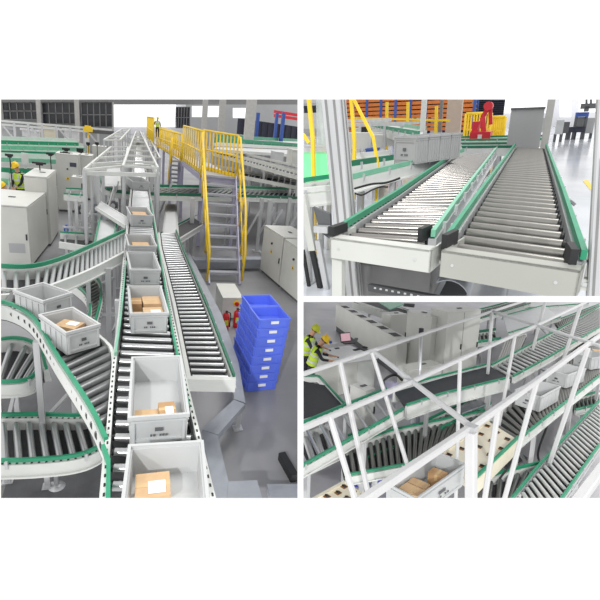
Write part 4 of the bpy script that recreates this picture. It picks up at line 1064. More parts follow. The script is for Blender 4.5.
# clear panel + green lit screen at the left
a = B.atd(296, 150, 5.2); b = B.atd(331, 186, 5.2)
T = thing(B, 'light_curtain_panel', 'panel glowing green at the left edge behind the aluminium post', 'panel', ((a.x + b.x) / 2, 5.2, 0))
MB().box(((a.x + b.x) / 2, 5.2, (a.z + b.z) / 2), (b.x - a.x, .03, a.z - b.z)).build('lit_sheet', 'greenlit', T, label='green lit sheet')
MB().beam((a.x, 5.18, a.z), (b.x, 5.18, a.z), .05, .05).beam((a.x, 5.18, a.z + .05), (b.x, 5.18, a.z + .05), .02, .02).build('top_frame', 'alu', T)
for x in (a.x + .3, b.x - .05): MB().beam((x, 5.25, 0), (x, 5.25, a.z), .05, .05).build('upright', 'alu', T)
MB().box((B.atd(323, 130, 5.3).x, 5.3, B.atd(323, 140, 5.3).z), (.16, .02, 1.0)).build('clear_sheet', 'gclear', T, label='frosted clear sheet')
# mid-ground on the left
conveyor(B, 'grey tote conveyor behind the left conveyor with pale green edge', [(352, 170), (462, 148)], [(345, 182), (462, 153)], .9, step=.2, r=.03, rail=('white', .05, .15), guide=('white', 'mint'), rm='steel', legs=(.3, .7), gh=.06)
conveyor(B, 'roller conveyor passing behind the aluminium post at the left edge', [(290, 187), (352, 178)], [(286, 197), (352, 190)], .9, step=.2, r=.03, rail=('white', .05, .12), guide=('green', 'white'), rm='steel', legs=(.3,), gh=.05)
conveyor(B, 'green edged roller conveyor behind the yellow bars at the left', [(350, 160), (390, 156)], [(346, 168), (391, 161)], 1.0, step=.2, r=.03, rail=('white', .05, .15), guide=('white', 'dgreen'), rm='steel', legs=(.3, .8), gh=.07)
conveyor(B, 'long pale conveyor rising left behind the totes in front of the rack', [(371, 122), (424, 131)], [(368, 126), (421, 137)], 1.25, belt='tote2', guide=('mint', 'green'), legs=(.2, .5, .8), gh=.08, rail=('white', .06, .16))
conveyor(B, 'grey conveyor line with green edges crossing behind both conveyors', [(452, 139), (548, 137.5)], [(450, 142), (548, 141)], .86, step=.25, r=.03, guide=('green', 'green'), rm='gsteel', legs=(.2, .5, .8), gh=.05)
conveyor(B, 'dark green edged conveyor crossing just beyond the left conveyor', [(454, 146), (514, 145.5)], [(452, 149.5), (512, 149)], .84, step=.25, r=.03, guide=('green', 'dgreen'), rm='gsteel', legs=(.2, .8), gh=.05)
# row of totes seen almost from the side
r0 = B.at(417.5, 136.5, 1.3); r1 = B.at(463, 132.5, 1.3); d = (r1 - r0); yw = math.atan2(-d.x, d.y) ; W = .42
nT = 4; Lt = d.length / nT; dn = d.normalized(); sdv = V((-dn.y, dn.x, 0))
for i in range(nT):
    c = r0 + dn * Lt * (i + .5) + sdv * W / 2
    tote(B, ['grey tote at the near end of the row behind the left conveyor', 'second grey tote of the row behind the left conveyor', 'third grey tote of the row behind the left conveyor', 'furthest grey tote of the row, beside the beige column'][i], (c.x, c.y, .93), yw, W, Lt * .97, .37, group='totes in a row behind the left conveyor', m='toteg')
# things further left
for i, (x0, v0, x1, v1, y, m, nm, lab, cat) in enumerate([
    (368, 148, 377, 160, 9.0, 'bluep', 'plastic_bin', 'blue bin standing among the conveyors left of the front tote', 'bin'),
    (378.5, 150, 386, 160, 9.2, 'shrink', 'plastic_bin', 'pale bin beside the blue one left of the front tote', 'bin'),
    (356, 128, 362, 139, 12, 'cab', 'control_box', 'small white box behind the slanting yellow bar', 'box'),
    (362, 127, 368, 132, 12, 'black', 'monitor', 'small dark monitor behind the slanting yellow bar', 'monitor'),
    (306, 106, 318, 124, 14, 'navy', 'monitor', 'dark screen behind the yellow bar at the left edge', 'monitor'),
    (345, 133, 352, 146, 10, 'cab', 'control_box', 'pale box just right of the aluminium post', 'box')]):
    a = B.atd(x0, v0, y); b = B.atd(x1, v1, y)
    T = thing(B, nm, lab, cat, ((a.x + b.x) / 2, y, 0)); w_ = b.x - a.x; h_ = a.z - b.z
    mbuild_local(MB().box((0, 0, (a.z + b.z) / 2), (w_, .3, h_)).box((0, 0, a.z - h_ * .06), (w_ * 1.06, .34, h_ * .12)), 'body', m, T)
    mbuild_local(MB().box((0, 0, b.z / 2), (w_ * .3, .1, b.z)), 'stand', 'alu', T)
for i, (x, v, y, h_) in enumerate([(346, 150, 9, 1.5), (362, 142, 10, 1.4), (380, 140, 11, 1.4), (315, 128, 12, 2), (305, 120, 13, 2)]):
    p = B.atd(x, v, y); T = thing(B, 'equipment_rack', 'distant aluminium equipment rack, %s' % ['just right of the thick aluminium post', 'behind the slanting yellow bar', 'left above the front tote', 'behind the upper left yellow bar', 'at the far left edge'][i], 'rack', (p.x, y, 0))
    for dx in (-.5, .5): MB().beam((p.x + dx, y, 0), (p.x + dx, y, h_), .05, .05).build('post', 'alu', T)
    for z in (.5, h_): MB().beam((p.x - .9, y, z), (p.x + .9, y, z), .06, .06).build('cross_bar', 'alu', T)
    MB().box((p.x, y + .2, h_ * .75), (.9, .3, h_ * .2)).build('panel', 'cab', T)
# cables
pts = [B.atd(u, v, 4.2) for u, v in [(306, 205), (305, 198), (308, 193), (314, 194), (320, 199), (329, 201)]]
tag(MB().pipe(smooth(pts), .008, 6).build('cable', 'cable', None, B), 'thin black cable looping at the left edge below the green panel', 'cable')
pts = [B.atd(u, v, 4.6) for u, v in [(350, 190), (360, 187), (372, 184), (384, 183), (392, 181), (400, 178)]]
tag(MB().pipe(smooth(pts), .012, 6).build('cable', 'cable', None, B), 'black cable bundle behind the left green guide', 'cable')
pts = [B.atd(u, v, 4.6) for u, v in [(354, 193), (362, 195), (372, 190), (380, 187), (388, 187)]]
tag(MB().pipe(smooth(pts), .009, 6).build('cable', 'cable', None, B), 'second thinner black cable curving below the bundle', 'cable')
# below and left of the left conveyor
T = thing(B, 'machine_stand', 'grey machine stand with a dark gusset at the left edge', 'stand', B.atd(318, 230, 3.9).xy.to_3d())
for (x0, v0), (x1, v1), w_, m, nm in [(((303), 195), (313, 250), .07, 'platew', 'post'), ((309, 235), (325, 310), .045, 'black', 'black_tube'), ((303, 250), (313, 310), .03, 'black', 'black_tube'), ((318, 240), (331, 310), .05, 'alu', 'post')]:
    a = B.atd(x0, v0, 3.9); b = B.atd(x1, v1, 3.9); MB().beam(a, b, w_, w_).build(nm, m, T)
g = [B.atd(u, v, 3.95) for u, v in [(313, 207), (330, 214), (331, 240), (320, 232)]]
MB().hexa([p + V((0, .04, 0)) for p in g], g).build('gusset', 'mark', T)
MB().box(B.atd(322, 229, 3.88), (.14, .08, .06)).build('bracket', 'alu', T)
# metal shell and holed strip beneath the conveyors
T = thing(B, 'metal_chute', 'shiny curved sheet metal chute under the gap between the two conveyors', 'chute', B.atd(450, 296, 3.6).xy.to_3d())
mb = MB(); c0 = B.atd(448, 296, 3.3); n = 10
prof = [(math.cos(PI * (.1 + .62 * i / n)), math.sin(PI * (.1 + .62 * i / n))) for i in range(n + 1)]
vs = [V((c0.x + .16 * x_ , 3.4 + yy_, c0.z - .04 + .17 * z_)) for yy_ in (-.1, .7) for x_, z_ in prof] + [V((c0.x + .15 * x_, 3.4 + yy_, c0.z - .04 + .16 * z_)) for yy_ in (-.1, .7) for x_, z_ in prof]
k = n + 1; fs = []
for i in range(n): fs += [(i, i + 1, k + i + 1, k + i), (2 * k + i, 3 * k + i, 3 * k + i + 1, 2 * k + i + 1), (i, 2 * k + i, 2 * k + i + 1, i + 1), (k + i, k + i + 1, 3 * k + i + 1, 3 * k + i)]
fs += [(0, k, 3 * k, 2 * k), (n, 2 * k + n, 3 * k + n, k + n)]
mb.add(vs, fs, 0, True); mb.build('shell', 'galv', T); MB().box((c0.x, 3.7, (c0.z - .1) / 2), (.2, .6, c0.z - .1)).build('base', 'mark', T)
a = B.atd(370, 287, 3.5); b = B.atd(440, 300, 3.2)
T = thing(B, 'slotted_rail', 'dark slotted rail low under the left conveyor', 'rail', ((a.x + b.x) / 2, 3.4, 0))
MB().beam(a, b, .05, .06).build('channel', 'mark', T)
mb = MB()
for i in range(9):
    p = lerp(a, b, .1 + i * .09) + V((0, -.03, .012)); mb.box(p, (.02, .006, .015))
mb.build('slot', 'paper', T); MB().box(((a.x + b.x) / 2, 3.4, a.z / 2 - .05), (.06, .06, a.z - .1)).build('stand', 'alu', T)
a = B.atd(352, 268, 3.9)
T = thing(B, 'drive_unit', 'grey motor drive under the left conveyor', 'drive unit', (a.x + .25, 4.1, 0))
mbuild_local(MB().box((.1, 0, .52), (.6, .35, .22)).tube((.3, -.1, .55), (.75, -.1, .5), .11, 16), 'housing', 'galv', T); mbuild_local(MB().box((.1, 0, .2), (.3, .2, .42)), 'stand', 'mark', T)
# right: far dock with blue equipment, yellow floor line
for i, (x0, v0, x1, v1, y, m, nm, lab) in enumerate([
    (576, 112.5, 588, 116.5, 30, 'bluep', 'dock_leveller', 'blue beam of loading equipment on the far white wall'),
    (563, 122, 568, 133, 30, 'mark', 'pallet_truck', 'dark machine left of the blue equipment by the far wall'),
    (569, 127, 584, 132, 30, 'navy', 'pallet_truck', 'long dark low trolley under the blue equipment'),
    (585, 118, 592, 133, 31, 'wallg', 'machine_cabinet', 'grey cabinet right of the blue equipment'),
    (577, 117, 585, 127, 30.5, 'tote', 'machine_cabinet', 'grey machine body below the blue beam'),
    (541, 118, 549, 132, 25, 'wallg', 'machine_cabinet', 'grey cabinet left of the pale square column'),
    (557, 120, 562, 134, 28, 'tote', 'machine_cabinet', 'grey cabinet just right of the pale square column')]):
    a = B.atd(x0, v0, y); b = B.atd(x1, v1, y); w_ = b.x - a.x; h_ = a.z - b.z
    T = thing(B, nm, lab, 'machine', ((a.x + b.x) / 2, y, 0))
    mbuild_local(MB().box((0, 0, (a.z + b.z) / 2), (w_, .5, h_)).box((0, -.27, a.z - h_ * .2), (w_ * .7, .04, h_ * .1)), 'body', m, T)
    for s in (-.4, .4): mbuild_local(MB().box((s * w_, 0, max(.01, b.z / 2)), (.12, .3, max(.02, b.z))), 'leg', 'mark', T)
for i, (x, v0, v1) in enumerate([(586.5, 95, 109), (591, 95, 106)]):
    a = B.atd(x, v0, 29); b = B.atd(x, v1, 29)
    tag(MB().tube(b, a, .05).box(b, (.9 if i else .2, .3, .25)).build('hanging_lamp' if i else 'hanging_hook', 'mark', None, B), ['dark hook hanging by the far wall', 'dark lamp hanging by the far wall'][i], 'fitting')
q = [B.at(u, v, 0) for u, v in [(583, 181), (588, 180), (594, 189), (590, 190)]]
tag(MB().slab(q, .001, .006).build('floor_marking', 'yellow', None, B), 'short yellow stripe painted on the shiny floor at the right', 'floor marking')
q = [B.at(u, v, 0) for u, v in [(558, 193), (560, 192), (576, 204), (574, 206)]]
tag(MB().slab(q, .001, .01).build('cable_ramp', 'mark', None, B), 'thin grey strip lying on the shiny floor beside the right conveyor', 'strip')

a = B.atd(346, 262, 3.75); b = B.atd(430, 268, 3.75)
T = thing(B, 'motor_housing', 'long grey motor housing in the shade under the left conveyor', 'machine', ((a.x + b.x) / 2, 4.1, 0))
mbuild_local(MB().box((0, 0, .27), (b.x - a.x, .6, .5)), 'body', 'beam', T); mbuild_local(MB().box((0, -.32, .4), ((b.x - a.x) * .8, .04, .12)), 'cover_strip', 'mark', T)
for q in (-.4, .4): mbuild_local(MB().box((q * (b.x - a.x), 0, .01), (.1, .5, .02)), 'foot', 'black', T)

# =================================================================== HALL D : view from above over crossing conveyors
struct(D, 'floor', MB().box((6, 25, -.05), (90, 60, .1)), 'floorD')
HT3 = 2.9
def tubeline(T, pts, h=HT3, w=.052, m='white'):
    q = [D.at(u, v, h) for u, v in pts]
    for a, b in zip(q, q[1:]): MB().beam(a, b, w, w, chamfer=.012).build('rail_tube', m, T)
M['tubew'] = mat('white square guard tube', (206, 206, 206), .4, .0, var=.02)
G = thing(D, 'guard_frame', 'white square tube guard frame crossing above all the conveyors', 'frame', D.at(473, 433, HT3).xy.to_3d())
tubeline(G, [(290, 378.5), (375, 350), (450, 325), (540, 296)], m='tubew')
tubeline(G, [(290, 433.5), (400, 387), (450, 364), (536, 325.5), (600, 296)], m='tubew')
tubeline(G, [(350, 509), (400, 475), (467, 430), (540, 378.5), (612, 327)], m='tubew', w=.062)
tubeline(G, [(374, 352), (472, 427.5)], m='tubew'); tubeline(G, [(492, 311), (600, 346), (612, 349)], m='tubew')
tubeline(G, [(560, 525), (612, 455)], h=2.0, m='tubew', w=.10)
for top, low, w_ in [((471, 432), (471, 498), .10), ((340, 362), (349, 404), .07), ((330, 417), (344, 463), .06), ((460, 360), (459, 393), .055), ((492, 313), (487, 385), .07), ((515, 336), (508, 375), .06), ((498, 409), (485, 497), .06), ((537, 381), (513, 468), .065), ((588, 348), (554, 450), .08), ((581, 305), (573, 330), .09), ((546, 299), (540, 322), .08), ((372, 353), (378, 372), .06)]:
    post_px(D, top, low, HT3, w_ * (.8 if w_ < .1 else .85), T=G, m='tubew' if w_ > .05 else 'alu', name='post', ch=.01)
q = D.at(471, 430, HT3)
MB().box(q, (.09, .09, .085)).build('corner_joint', 'alu', G)
for u, v in [(408, 382), (536, 325.5), (493, 311), (590, 343)]: MB().box(D.at(u, v, HT3), (.075, .075, .07)).build('corner_joint', 'alu', G)
# main conveyors -------------------------------------------------------
LW = ('white', .035, .12)
conveyor(D, 'inclined looking roller conveyor with sparse bright rollers at the lower left', [(270, 440), (345, 408), (387, 391)], [(284, 478), (362, 434), (402, 411)], 1.6, step=.26, r=.025, rail=LW, guide=('green', 'green'), rm='steel', legs=(.15, .6), bolts=True, pan_shade=None)
conveyor(D, 'black belt conveyor with green edges in the middle of the upper view', [(395, 392), (430, 381), (490, 366)], [(405, 407), (440, 395.5), (508, 379)], 1.6, belt='belt', guide=('green', 'green'), legs=(.2, .8), rail=('white', .05, .22), gh=.035)
conveyor(D, 'roller conveyor with bright bars continuing right from the black belt', [(492, 367), (525, 349), (552, 334.5), (606, 304)], [(512, 378), (547, 359), (577, 341), (630, 310)], 1.6, step=.25, r=.03, rail=LW, guide=('green', 'green'), rm='lroll', legs=(.1, .3, .6))
conveyor(D, 'tote conveyor running up to the right beside the cream sorter deck', [(487, 423), (520, 396), (580, 343), (612, 315)], [(519, 440), (545, 419), (600, 376), (620, 360)], 1.35, step=.22, r=.04, rail=LW, guide=(None, 'green'), rm='gsteel', legs=(.1, .4, .7), bolts=True)
conveyor(D, 'dark spiral roller lane under the guard corner with green wedge edge', [(340, 452), (392, 433), (486, 413)], [(345, 477), (404, 466), (462, 441)], .95, step=.13, r=.038, rail=('white', .05, .12), guide=('green', 'green'), rm='gsteel', legs=(.2,), gh=.035)
conveyor(D, 'long roller conveyor with bright rollers at the lower right corner', [(512, 503), (540, 468), (574, 431), (612, 390)], [(532, 538), (562, 498), (597, 448), (636, 403)], .95, step=.17, r=.028, rail=('alu', .03, .08), guide=('green', 'green'), rm='lroll', legs=(.3, .7))
conveyor(D, 'dark roller lane merging from the left into the lower right conveyor', [(478, 484), (505, 475), (541, 466)], [(470, 512), (500, 512), (518, 494)], .9, step=.15, r=.035, rail=('white', .05, .12), guide=('green', None), rm='dsteel', legs=(.2,))
conveyor(D, 'narrow green edged roller conveyor low at the right edge', [(572, 401), (612, 390)], [(574, 411), (612, 402)], .8, step=.14, r=.03, rail=('white', .04, .1), guide=('green', 'green'), rm='gsteel', legs=(.3,))
conveyor(D, 'black belt conveyor descending at the left edge below the workers', [(288, 378), (318, 378), (343, 406)], [(288, 425), (300, 421), (326, 413)], 1.1, belt='belt', guide=('green', None), legs=(.5,), rail=('white', .05, .12))
conveyor(D, 'grey ladder of rollers lying behind the portal posts', [(505, 340), (527, 334)], [(497, 362), (520, 349)], 1.3, step=.16, r=.03, rail=LW, guide=(None, None), rm='gsteel', legs=(.5,))
conveyor(D, 'blue tinted roller lane at the left below the sparse conveyor', [(345, 440), (392, 421)], [(358, 463), (400, 446)], .8, step=.2, r=.045, rail=('white', .05, .12), guide=('green', 'green'), rm='gsteel', legs=(), pan_shade=None)
conveyor(D, 'fat roller lane at the left edge below the sparse conveyor', [(290, 441), (330, 425)], [(300, 470), (338, 452)], .9, step=.2, r=.06, rail=('white', .05, .12), guide=(None, 'green'), rm='steel', legs=())
conveyor(D, 'pale belt conveyor at the top behind the cross tube', [(503, 317), (545, 306)], [(508, 334), (560, 318)], 1.2, step=.3, r=.03, belt='tote2', guide=('green', 'green'), rm='steel', legs=(.2, .8), rail=LW)
conveyor(D, 'far roller conveyor at the top right under the tubes', [(555, 322), (612, 300)], [(566, 338), (614, 315)], 1.0, step=.2, r=.03, guide=('green', 'green'), rm='gsteel', legs=(.3,), rail=LW)
conveyor(D, 'far green edged conveyor behind the white cabinets', [(474, 312), (520, 300)], [(478, 320), (530, 304)], 1.3, step=.2, r=.03, guide=('green', 'dgreen'), rm='gsteel', legs=(.3,), rail=LW, gh=.05)
conveyor(D, 'green edged conveyor low between the cabinet and the portal posts', [(474, 334), (496, 331)], [(474, 344), (500, 340)], .9, step=.2, r=.03, guide=('dgreen', 'green'), rm='gsteel', legs=(.3,), rail=LW, gh=.12)
conveyor(D, 'far conveyor along the top edge of the picture between the portals', [(520, 303), (580, 300)], [(525, 309), (588, 304)], 1.0, belt='tote2', guide=('green', 'green'), legs=(.3,), rail=LW, gh=.05)
conveyor(D, 'green edged roller lane under the black belt', [(425, 424), (478, 398)], [(440, 430), (490, 405)], .9, step=.2, r=.03, guide=('green', 'green'), rm='gsteel', legs=(.3,), rail=LW, gh=.05)
# cream sorter decks with brown wheel pockets
def deck(label, L, R_, h, nu, nv, sk=0):
    c = [D.at(*L[0], h), D.at(*R_[0], h), D.at(*R_[1], h), D.at(*L[1], h)]
    m0 = sum(c, V((0, 0, 0))) / 4
    T = thing(D, 'sorter_deck', label, 'sorter', (m0.x, m0.y, 0))
    MB().slab(c, h - .08, h).build('deck_plate', 'cream', T)
    for i in range(nv):
        for j in range(nu):
            p = lerp(lerp(c[0], c[1], (j + .5 + (i % 2) * .25 - .12) / nu), lerp(c[3], c[2], (j + .5 + (i % 2) * .25 - .12) / nu), (i + .5) / nv)
            d = (c[3] - c[0]); o = MB().box(p + V((0, 0, .006)), (.08, .07, .012), math.atan2(d.y, d.x)).build('wheel_pocket', 'brownpad', T)
            MB().tube(p + V((-.03, 0, .014)), p + V((.03, 0, .014)), .018, 8).build('divert_wheel', 'black', o)
    for a, b in ((c[0], c[3]), (c[1], c[2])): MB().beam(a - V((0, 0, .08)), b - V((0, 0, .08)), .05, .22).build('side_frame', 'cream', T)
    for q in c: MB().beam((q.x, q.y, 0), q - V((0, 0, .1)), .06, .06).build('leg', 'alu', T)
    MB().beam(c[1] + V((0, 0, .05)), c[2] + V((0, 0, .05)), .03, .05).build('guide_rail', 'green', T)
deck('cream sorter deck with brown wheel pockets beside the guard corner', [(440, 456), (488, 421)], [(470, 486), (518, 440)], 1.36, 3, 5)
deck('cream sorter deck with brown wheel pockets cut by the lower left edge', [(300, 508), (345, 483)], [(330, 530), (372, 497)], 1.0, 3, 5)
# totes ---------------------------------------------------------------
TD = tote_fit(D, 'grey tote holding three brown cartons in front of the cream sorter deck', (463, 466), (424, 500), (437, 444), 1.72, .3, sc=1.2, scl=1.0, wt=.12)
in_tote(TD, [('darker brown carton standing at the far end of the tote with three cartons', (-.18, .08), (.15, .2, .22), .1, 0, 'card2', False), ('brown carton in the middle of the tote with three cartons', (.1, -.1), (.14, .22, .17), .1, 0, 'card', False), ('long brown carton lying at the near end of the tote with three cartons', (.3, .06), (.16, .26, .21), .05, 0, 'card', False)])
tote_fit(D, 'pale frosted tote on the right conveyor crossed by the white tube', (568, 375), (546, 368), (585, 364), 1.66, .3, m='tote2')
tote_fit(D, 'pale frosted tote in front of the crossed one on the right conveyor', (541, 397), (515, 389), (560, 384.5), 1.66, .3, m='tote2')
TX = tote_fit(D, 'grey tote with brown cartons at the right edge under the tube', (592, 358), (574, 350), (610, 345), 1.66, .3, m='tote')
p = D.at(583, 349, 1.6); carton(D, 'small brown carton at the left in the tote at the right edge', (p.x, p.y, 1.42), .4, (.2, .2, .2), 'card', False)
p = D.at(597, 351, 1.6); carton(D, 'small brown carton at the right in the tote at the right edge', (p.x, p.y, 1.42), .6, (.2, .2, .2), 'card', False)
tote_fit(D, 'distant pale tote at the top right with reddish goods', (594, 324), (584, 319), (606, 316), 1.5, .25, m='tote2')
p = D.at(596, 318, 1.45); carton(D, 'reddish carton in the distant tote at the top right', (p.x, p.y, 1.3), .4, (.25, .3, .16), 'card', True)
# cabinets ------------------------------------------------------------
def cab_fit(label, c, p1, p2, h, H=None, **kw):
    cen, yaw, W, L = fit(D, c, p1, p2, h)
    return cabinet(D, label, (cen.x, cen.y, 0), yaw, W, L, h, **kw)
cab_fit('tallest white cabinet in the view from above, double doors', (447, 313), (480, 303), (432, 306), 2.2, doors=2)
cab_fit('white cabinet with small dark display left of the tallest one', (432, 318), (410, 300), (445, 302), 2.0, doors=1, panel=True)
cab_fit('low white box cabinet in front of the display cabinet', (409, 371), (440, 357), (399, 364), .9, doors=1)
cab_fit('white box with flat lid left of the low box cabinet', (365, 392), (374, 386), (352, 382), 1.0, doors=1)
# feeder machine with a row of dark slots
cen, yaw, W, L = fit(D, (397, 339), (407.5, 334), (336, 304), 1.2, 1)
T = thing(D, 'infeed_machine', 'long white machine with a row of six dark slots on top', 'machine', (cen.x, cen.y, 0), yaw)
mbuild_local(MB().box((0, 0, .72), (W, L, .96)), 'body', 'cab', T)
mbuild_local(MB().box((0, 0, .12), (W * .8, L * .98, .24)), 'plinth', 'mark', T)
for i in range(6):
    y = -L / 2 + L * (i + .55) / 6.3
    s = mbuild_local(MB().box((0, y, 1.203), (W * .72, L * .075, .012)), 'slot', 'black', T)
mbuild_local(MB().box((W * .55, 0, 1.12), (W * .3, L, .12)), 'rear_ledge', 'white', T)
cen, yaw, W, L = fit(D, (403, 313), (414, 308), (360, 292), 1.3)
conveyor(D, 'dark belt infeed behind the long slotted machine', [(352, 301), (392, 315)], [(372, 299), (410, 311)], 1.25, belt='belt', guide=('white', 'white'), legs=(.5,), rail=('white', .1, .3))
cab_fit('low white housing with green top behind the slotted machine', (391, 316), (407, 309), (386, 303), 1.5, doors=1)
p = [D.at(u, v, 1.52) for u, v in [(390, 311), (404, 306), (392, 300), (378, 303)]]
tag(MB().slab(p, 1.56, 1.6).build('green_tray', 'mint', None, D), 'flat green tray on the low white housing at the top', 'tray')
for i, (u, v, lab) in enumerate([(400, 320, 'small dark scanner on the ledge right of the slots'), (407, 305, 'dark roller motor behind the slotted machine'), (352, 328, 'dark cylinder motor at the foot of the slotted machine')]):
    p = D.at(u, v, 1.25 if i < 2 else .3)
    tag(MB().box(p, (.3, .2, .12), .5).tube(p, p + V((.3, .1, 0)), .08, 10).build('motor', 'mark', None, D), lab, 'motor')
p = D.at(379, 344, .5)
T = thing(D, 'steel_drum_motor', 'steel cylinder motor under the slotted machine beside the desk', 'motor', (p.x, p.y, 0))
mbuild_local(MB().tube((-.22, 0, .4), (.22, 0, .4), .16, 16), 'drum', 'steel', T); mbuild_local(MB().box((0, 0, .13), (.3, .2, .26)), 'stand', 'mark', T)
# desk with laptop and people
c = [D.at(u, v, .95) for u, v in [(340, 361), (372, 352), (375, 345), (343, 335), (327, 346)]]
cen, yaw, W, L = fit(D, (340, 362), (374, 351), (326, 346), .95)
W *= 1.1; L *= 1.5; cen = cen + V((-math.sin(yaw), math.cos(yaw), 0)) * L * .12
T = thing(D, 'desk', 'white work counter with laptop beside the two workers', 'desk', (cen.x, cen.y, 0), yaw)
mbuild_local(MB().box((0, 0, .93), (W, L, .04)), 'desk_top', 'paper', T)
mbuild_local(MB().box((0, 0, .46), (W * .94, L * .9, .9)), 'carcass', 'cab', T)
mbuild_local(MB().box((W * .2, -L * .46, .5), (W * .4, .02, .7)), 'door', 'white', T)
R3 = Matrix.Rotation(yaw, 3, 'Z')
def on_desk(u, v): return D.at(u, v, .95)
p = on_desk(348, 343)
T = thing(D, 'laptop', 'open laptop with pinkish screen on the white counter', 'laptop', p, yaw + 3.1)
mbuild_local(MB().box((0, 0, .012), (.38, .26, .022)), 'keyboard_base', 'ink', T)
mbuild_local(MB().box((0, .02, .026), (.32, .15, .006)), 'keyboard', 'mark', T)
lid_ = MB().box((0, -.17, .15), (.38, .02, .29), 0, 0, Matrix.Rotation(.3, 3, 'X')); sc = mbuild_local(lid_, 'lid', 'ink', T)
mbuild_local(MB().box((0, -.156, .152), (.34, .012, .24), 0, 0, Matrix.Rotation(.3, 3, 'X')), 'screen', 'screen', T)
for i, (u, v, s, m, nm, lab) in enumerate([(337, 348.5, (.14, .08, .02), 'ink', 'notebook', 'small dark notebook near the edge of the counter'), (357, 350, (.26, .1, .03), 'ink', 'keyboard', 'dark keypad in the middle of the counter'), (365, 348, (.08, .14, .04), 'ink', 'mouse', 'dark mouse at the right of the counter'), (334, 343, (.22, .18, .01), 'paper', 'paper_sheet', 'white paper in front of the laptop'), (356, 340, (.2, .1, .05), 'mark', 'cable_reel', 'dark cable heap behind the laptop'), (330, 343, (.12, .12, .06), 'bluep', 'blue_tape_roll', 'small blue item at the corner of the counter')]):
    p = on_desk(u, v); tag(MB().box(p + V((0, 0, s[2] / 2)), s, yaw + .2 * i).box(p + V((0, 0, s[2])), (s[0] * .6, s[1] * .6, .01), yaw).build(nm, m, None, D), lab, nm.replace('_', ' '))
def stand_at(u, v, h): return D.at(u, v, h)
hd1 = D.at(313, 326, 1.82); person(D, 'rear worker in lime yellow hard hat and safety vest at the counter', (hd1.x - .25, hd1.y - .05, 0), -1.1, lean=.3, headpitch=.3, helmet='helmetg', arms=((.4, .3, .1), (.42, .28, .1)), height=1.78)
hd2 = D.at(321, 337, 1.72); person(D, 'front worker in orange yellow hard hat and safety vest leaning over the counter', (hd2.x - .22, hd2.y - .1, 0), -.9, lean=.35, headpitch=.4, helmet='helmet', arms=((.4, .25, .1), (.42, .25, .1)), height=1.72)
# signal pole
p = D.at(421, 334, 2.4); q = D.atd(423.5, 367, p.y)
T = thing(D, 'signal_pole', 'thin grey signal pole standing in front of the display cabinet', 'pole', (q.x, q.y, 0))
MB().tube((q.x, p.y, 0), p, .035, 10).build('pole', 'alu', T); MB().tube(p, p + V((0, 0, .12)), .05, 12).build('lamp', 'ink', T); MB().box((q.x, p.y, .02), (.2, .2, .04)).build('base_plate', 'alu', T)
# blue hose bundle
pts = [D.at(u, v, 1.2) for u, v in [(384, 391), (383, 383), (388, 377), (396, 375), (402, 380)]]
tag(MB().pipe(smooth(pts), .03, 8).build('hose', 'black', None, D), 'black hose curving over the pale drive left of the black belt', 'hose')
p = D.at(393, 384, 1.2); T = thing(D, 'drive_unit', 'pale motor drive left of the start of the black belt', 'drive unit', (p.x, p.y, 0))
mbuild_local(MB().tube((-.2, 0, 1.1), (.25, .1, 1.1), .13, 16).box((.1, 0, .98), (.3, .25, .12)), 'motor', 'violet', T); mbuild_local(MB().box((0, 0, .45), (.12, .12, .9)), 'stand', 'alu', T)
p = D.at(340, 0 + 448, .5); 
for i, (u, v, lab) in enumerate([(372, 455, 'blue plastic sheet visible between the rollers, left piece'), (385, 448, 'blue plastic sheet visible between the rollers, right piece'), (370, 478, 'blue plastic piece below the roller lane')]):
    p = D.at(u, v, .3); tag(MB().box(p, (.5, .3, .25), .5).box(p + V((0, 0, .14)), (.54, .34, .04), .5).build('blue_crate', 'navy' if 0 else 'bluecrate', None, D), lab, 'crate')
pts = [D.at(u, v, h) for u, v, h in [(549, 419, 1.3), (545, 432, 1.0), (540, 445, .7), (538, 455, .4), (540, 465, .1)]]
tag(MB().pipe(smooth(pts), .02, 8).build('cable', 'cable', None, D), 'black cable hanging down between the tote conveyor and the lower right conveyor', 'cable')
pts = [D.at(u, v, 1.1) for u, v in [(500, 478), (508, 468), (516, 458)]]
tag(MB().pipe(pts, .015, 8).build('cable', 'cable', None, D), 'black cable under the cream sorter deck', 'cable')
# sheet metal shields and clutter
for i, (pts, h, m, lab) in enumerate([([(455, 408), (480, 399), (486, 404), (462, 413)], 1.1, 'galv', 'sheet metal shield under the black belt'), ([(500, 462), (520, 452), (528, 458), (508, 470)], .4, 'mat_', 'dark plate on the floor below the tote conveyor'), ([(558, 432), (568, 437), (564, 442), (554, 438)], .6, 'paper', 'small white plate beside the lower right conveyor'), ([(405, 400), (425, 392), (432, 400), (412, 408)], 1.2, 'galv', 'sheet metal shield at the start of the black belt')]):
    q = [D.at(u, v, h) for u, v in pts]; c = sum(q, V((0, 0, 0))) / 4
    mb = MB().slab(q, h - .03, h); mb.beam((c.x, c.y, 0), (c.x, c.y, h - .02), .05, .05)
    tag(mb.build('metal_plate', m, None, D), lab, 'plate')

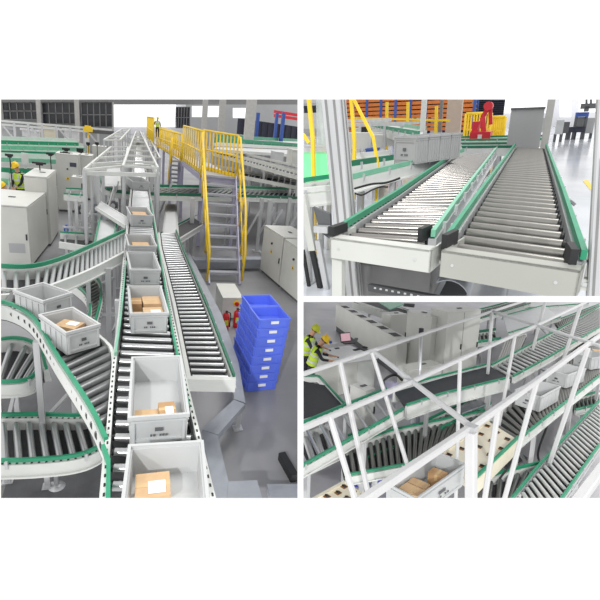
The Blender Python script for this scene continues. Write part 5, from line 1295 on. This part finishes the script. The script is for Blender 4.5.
# ------------------------------------------------------------------ light
w = bpy.data.worlds.new('World'); S.world = w; w.use_nodes = True
w.node_tree.nodes['Background'].inputs[0].default_value = (1, 1, 1, 1)
w.node_tree.nodes['Background'].inputs[1].default_value = WORLD
sd = bpy.data.lights.new('hall_light', 'SUN'); sd.energy = SUN; sd.angle = math.radians(25); sd.color = (1, .99, .97)
so = bpy.data.objects.new('hall_light', sd); COL.objects.link(so); so.rotation_euler = (math.radians(-14), math.radians(16), 0)
for nm, off, e in (('hall_lamp', V((11, 0, 0)), SPOT_D), ('hall_lamp', V((-1.5, 0, 0)), SPOT_D * .5)):  # fill spots added behind the eye to brighten the shaded hall D
    l = bpy.data.lights.new(nm, 'SPOT'); l.energy = e; l.spot_size = math.radians(11.5); l.spot_blend = .35; l.shadow_soft_size = .6
    o = bpy.data.objects.new(nm, l); COL.objects.link(o)
    dr = ray(451, 405).normalized(); a = CAMW @ (-dr * 42 + off); b = CAMW @ (dr * 8); o.location = a; o.rotation_euler = (b - a).to_track_quat('-Z', 'Y').to_euler()
S.view_settings.view_transform = 'Standard'; S.view_settings.look = 'None'; S.view_settings.gamma = 1
S.view_settings.exposure = 0; S.view_settings.use_curve_mapping = False
S.cycles.max_bounces = 6; S.cycles.diffuse_bounces = 3; S.cycles.glossy_bounces = 3

# ------------------------------------------------------------------ end every hall at the edge of its own view
bpy.context.view_layer.update()
camI = CAMW.inverted()
def planes(fr):
    u0, v0, u1, v1 = PANEL[id(fr)]
    c = [(u0, v0), (u1, v0), (u1, v1), (u0, v1)]; out = []
    mid = ray((u0 + u1) / 2, (v0 + v1) / 2)
    for i in range(4):
        n = ray(*c[i]).cross(ray(*c[(i + 1) % 4])).normalized()
        if n.dot(mid) < 0: n = -n
        out.append(CAMW.to_3x3() @ n)
    return out
PL = {id(f): planes(f) for f in (A, B, D)}
eye = CAMW.translation.copy()
dead = []
for o in list(S.objects):
    if o.type != 'MESH': continue
    fr = FRM.get(o.name)
    if fr is None: continue
    mw = o.matrix_world; pl = PL[id(fr)]
    ws = [mw @ v.co - eye for v in o.data.vertices]
    cut = []; out = not ws
    for n in pl:
        ds = [w_.dot(n) for w_ in ws]
        if max(ds) <= .002: out = True; break
        if min(ds) < -1e-5: cut.append(n)
    if out: dead.append(o); continue
    if cut:
        me = o.data.copy(); o.data = me
        bm = bmesh.new(); bm.from_mesh(me)
        closed = all(len(e.link_faces) == 2 for e in bm.edges)
        mi = mw.inverted(); pc = mi @ eye; nm = mw.to_3x3().transposed()
        for n in cut:
            nl = (nm @ n)
            if nl.length < 1e-12 or not bm.verts: continue
            nl.normalize()
            g = bmesh.ops.bisect_plane(bm, geom=bm.verts[:] + bm.edges[:] + bm.faces[:], dist=1e-6, plane_co=pc, plane_no=-nl, clear_outer=True)
            if closed:
                es = [e for e in bm.edges if e.is_boundary]
                if es:
                    try: bmesh.ops.holes_fill(bm, edges=es, sides=0)
                    except Exception: pass
        if not bm.faces: dead.append(o); bm.free(); continue
        bm.to_mesh(me); bm.free()
for o in dead:
    for c in list(o.children):
        c.parent = o.parent
        if o.parent is None: c.matrix_world = c.matrix_world
for o in dead: bpy.data.objects.remove(o)
for _ in range(2):
    for o in list(S.objects):
        if o.type == 'EMPTY' and not o.children: bpy.data.objects.remove(o)
